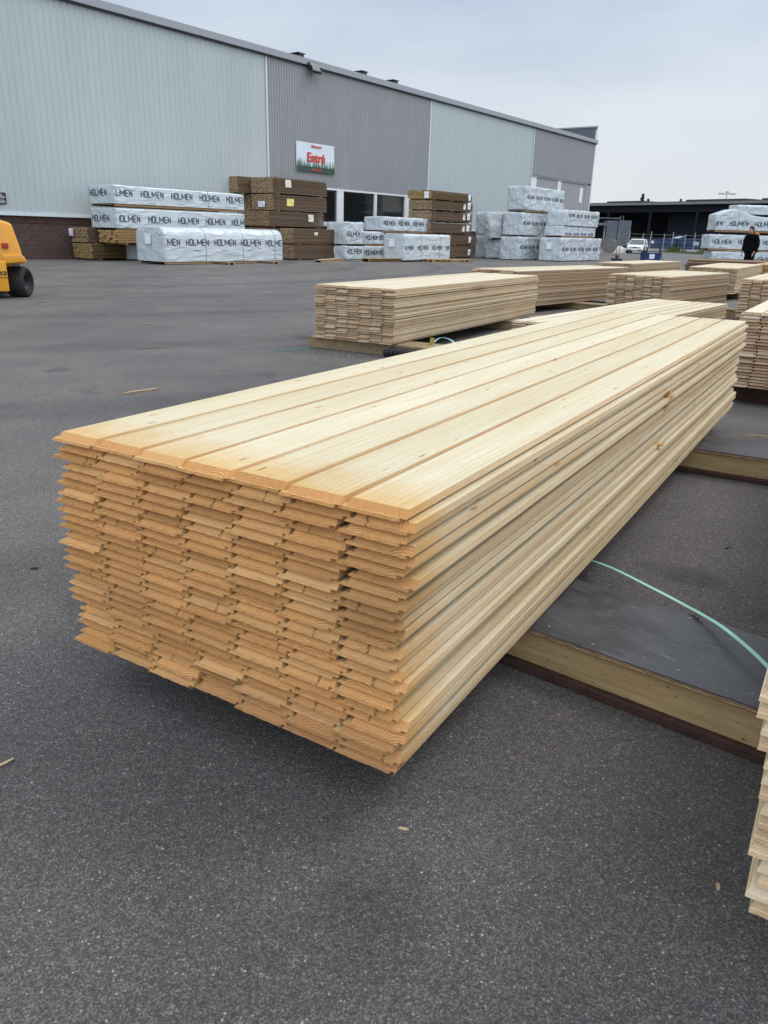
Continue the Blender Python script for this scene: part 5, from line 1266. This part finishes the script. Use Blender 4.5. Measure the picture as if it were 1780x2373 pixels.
mb = MB(); mb.box(-40, 60, 12, 12.2, 0, 6.0); mb.box(-40, -39.8, 0, 12, 0, 5.6); mb.build('back_wall', M_SHD, sh)
mb = MB(); mb.box(-40, 60, .3, .5, 4.55, 4.85); mb.build('front_beam', M_SHB, sh)
mb = MB(); mb.box(-40, 60, .31, .36, 4.86, 5.6); mb.build('gable_boarding', M_SHD, sh)
for x in range(-38, 60, 7):
    mb = MB(); mb.box(x, x + .3, .3, .6, 0, 4.54); mb.build('shed_post', M_SHB, sh)
mb = MB(); mb.box(12, 60, 3, 3.2, 0, 4.5); mb.build('inner_wall', M_SHB, sh)
M_DOOR = simple('grey_door', (.15, .165, .19), .6, var=.12, scale=2)
for x0, x1, lb in ((4.7, 6.55, 1), (6.75, 8.75, 2)):
    mb = MB(); mb.box(x0, x1, -.35, -.2, .3, 3.5)
    for k in range(9): mb.box(x0 + .08 + k * .2, x0 + .14 + k * .2, -.38, -.351, .35, 3.4)
    mb.build('shed_door', M_DOOR, sh)
mb = MB(); mb.box(-4, 4.7, -.4, -.2, 2.9, 3.2); mb.box(4.3, 4.45, -.4, -.2, 0, 3.5); mb.build('door_track', M_DOOR, sh)
mb = MB(); mb.box(6.0, 6.9, -.45, -.2, 3.55, 3.95); mb.build('door_motor', M_SHB, sh)

# light mast beyond
lm = empty('light_mast', (71.9, 179, 0), 0); tag(lm, 'tall mast with a ring of lamps beyond the shed roof', 'light mast')
mb = MB(); mb.tube([(0, 0, 0), (0, 0, 10.9)], [.14, .08], 10); mb.build('mast_pole', M_STEEL, lm)
mb = MB(); mb.tube([(-1.6, 0, 10.9), (1.6, 0, 10.9)], .08, 8); mb.build('cross_arm', M_STEEL, lm)
for x in (-1.5, -.75, 0, .75, 1.5):
    mb = MB(); mb.box(x - .28, x + .28, -.3, .1, 10.75 + (.35 if x == 0 else 0), 11.05 + (.35 if x == 0 else 0), bev=.04); mb.build('lamp_head', M_STEEL, lm)

# conifers beyond the shed
M_CON = simple('conifer', (.030, .045, .022), .9, var=.5, scale=1.5); M_BARK = simple('bark', (.06, .045, .035), .9)
def conifer(x, y, h, w, seed, label):
    r = empty('conifer_tree', (x, y, 0)); tag(r, label, 'tree', 'trees beyond the shed'); rn = random.Random(seed)
    mb = MB(); mb.tube([(0, 0, 0), (0, 0, h * .98)], [.18, .02], 8); mb.build('trunk', M_BARK, r)
    mb = MB(); z = h * .25
    while z < h:
        f = 1 - (z - h * .25) / (h * .76); k = 7
        for i in range(k):
            a = rn.uniform(0, 6.28); l = w * f * rn.uniform(.6, 1.15) + .1; dz = -l * rn.uniform(.1, .45)
            for q in range(9):
                s_ = (q + 1) / 9 * l; c0 = Vector((math.cos(a) * s_, math.sin(a) * s_, z + dz * (q + 1) / 9)); e = rn.uniform(.12, .28)
                u = Vector((rn.uniform(-1, 1), rn.uniform(-1, 1), rn.uniform(-.6, .6))) * e; v2 = Vector((rn.uniform(-1, 1), rn.uniform(-1, 1), rn.uniform(-.9, .1))) * e
                mb.add([c0 - u, c0 + u, c0 + v2], [(0, 1, 2)])
        z += h * .022
    mb.build('crown', M_CON, r)
conifer(49.0, 162.5, 9.6, 2.4, 1, 'dark conifer tip, largest above the shed roof'); conifer(51.6, 167.3, 8.9, 1.8, 2, 'thin dark conifer just right of the largest one')
conifer(64.9, 186.8, 10.0, 1.9, 3, 'small dark conifer tip alone above the middle of the shed')
for i, (x, y, h) in enumerate(((43.5, 160, 7.6), (46, 161, 7.9), (56, 168, 8.0))):
    conifer(x, y, h, 2.6, 10 + i, ('low dark conifer barely showing behind the shed, leftmost', 'low dark conifer barely showing, left of the largest tip', 'low dark conifer barely showing, right of the thin one')[i])
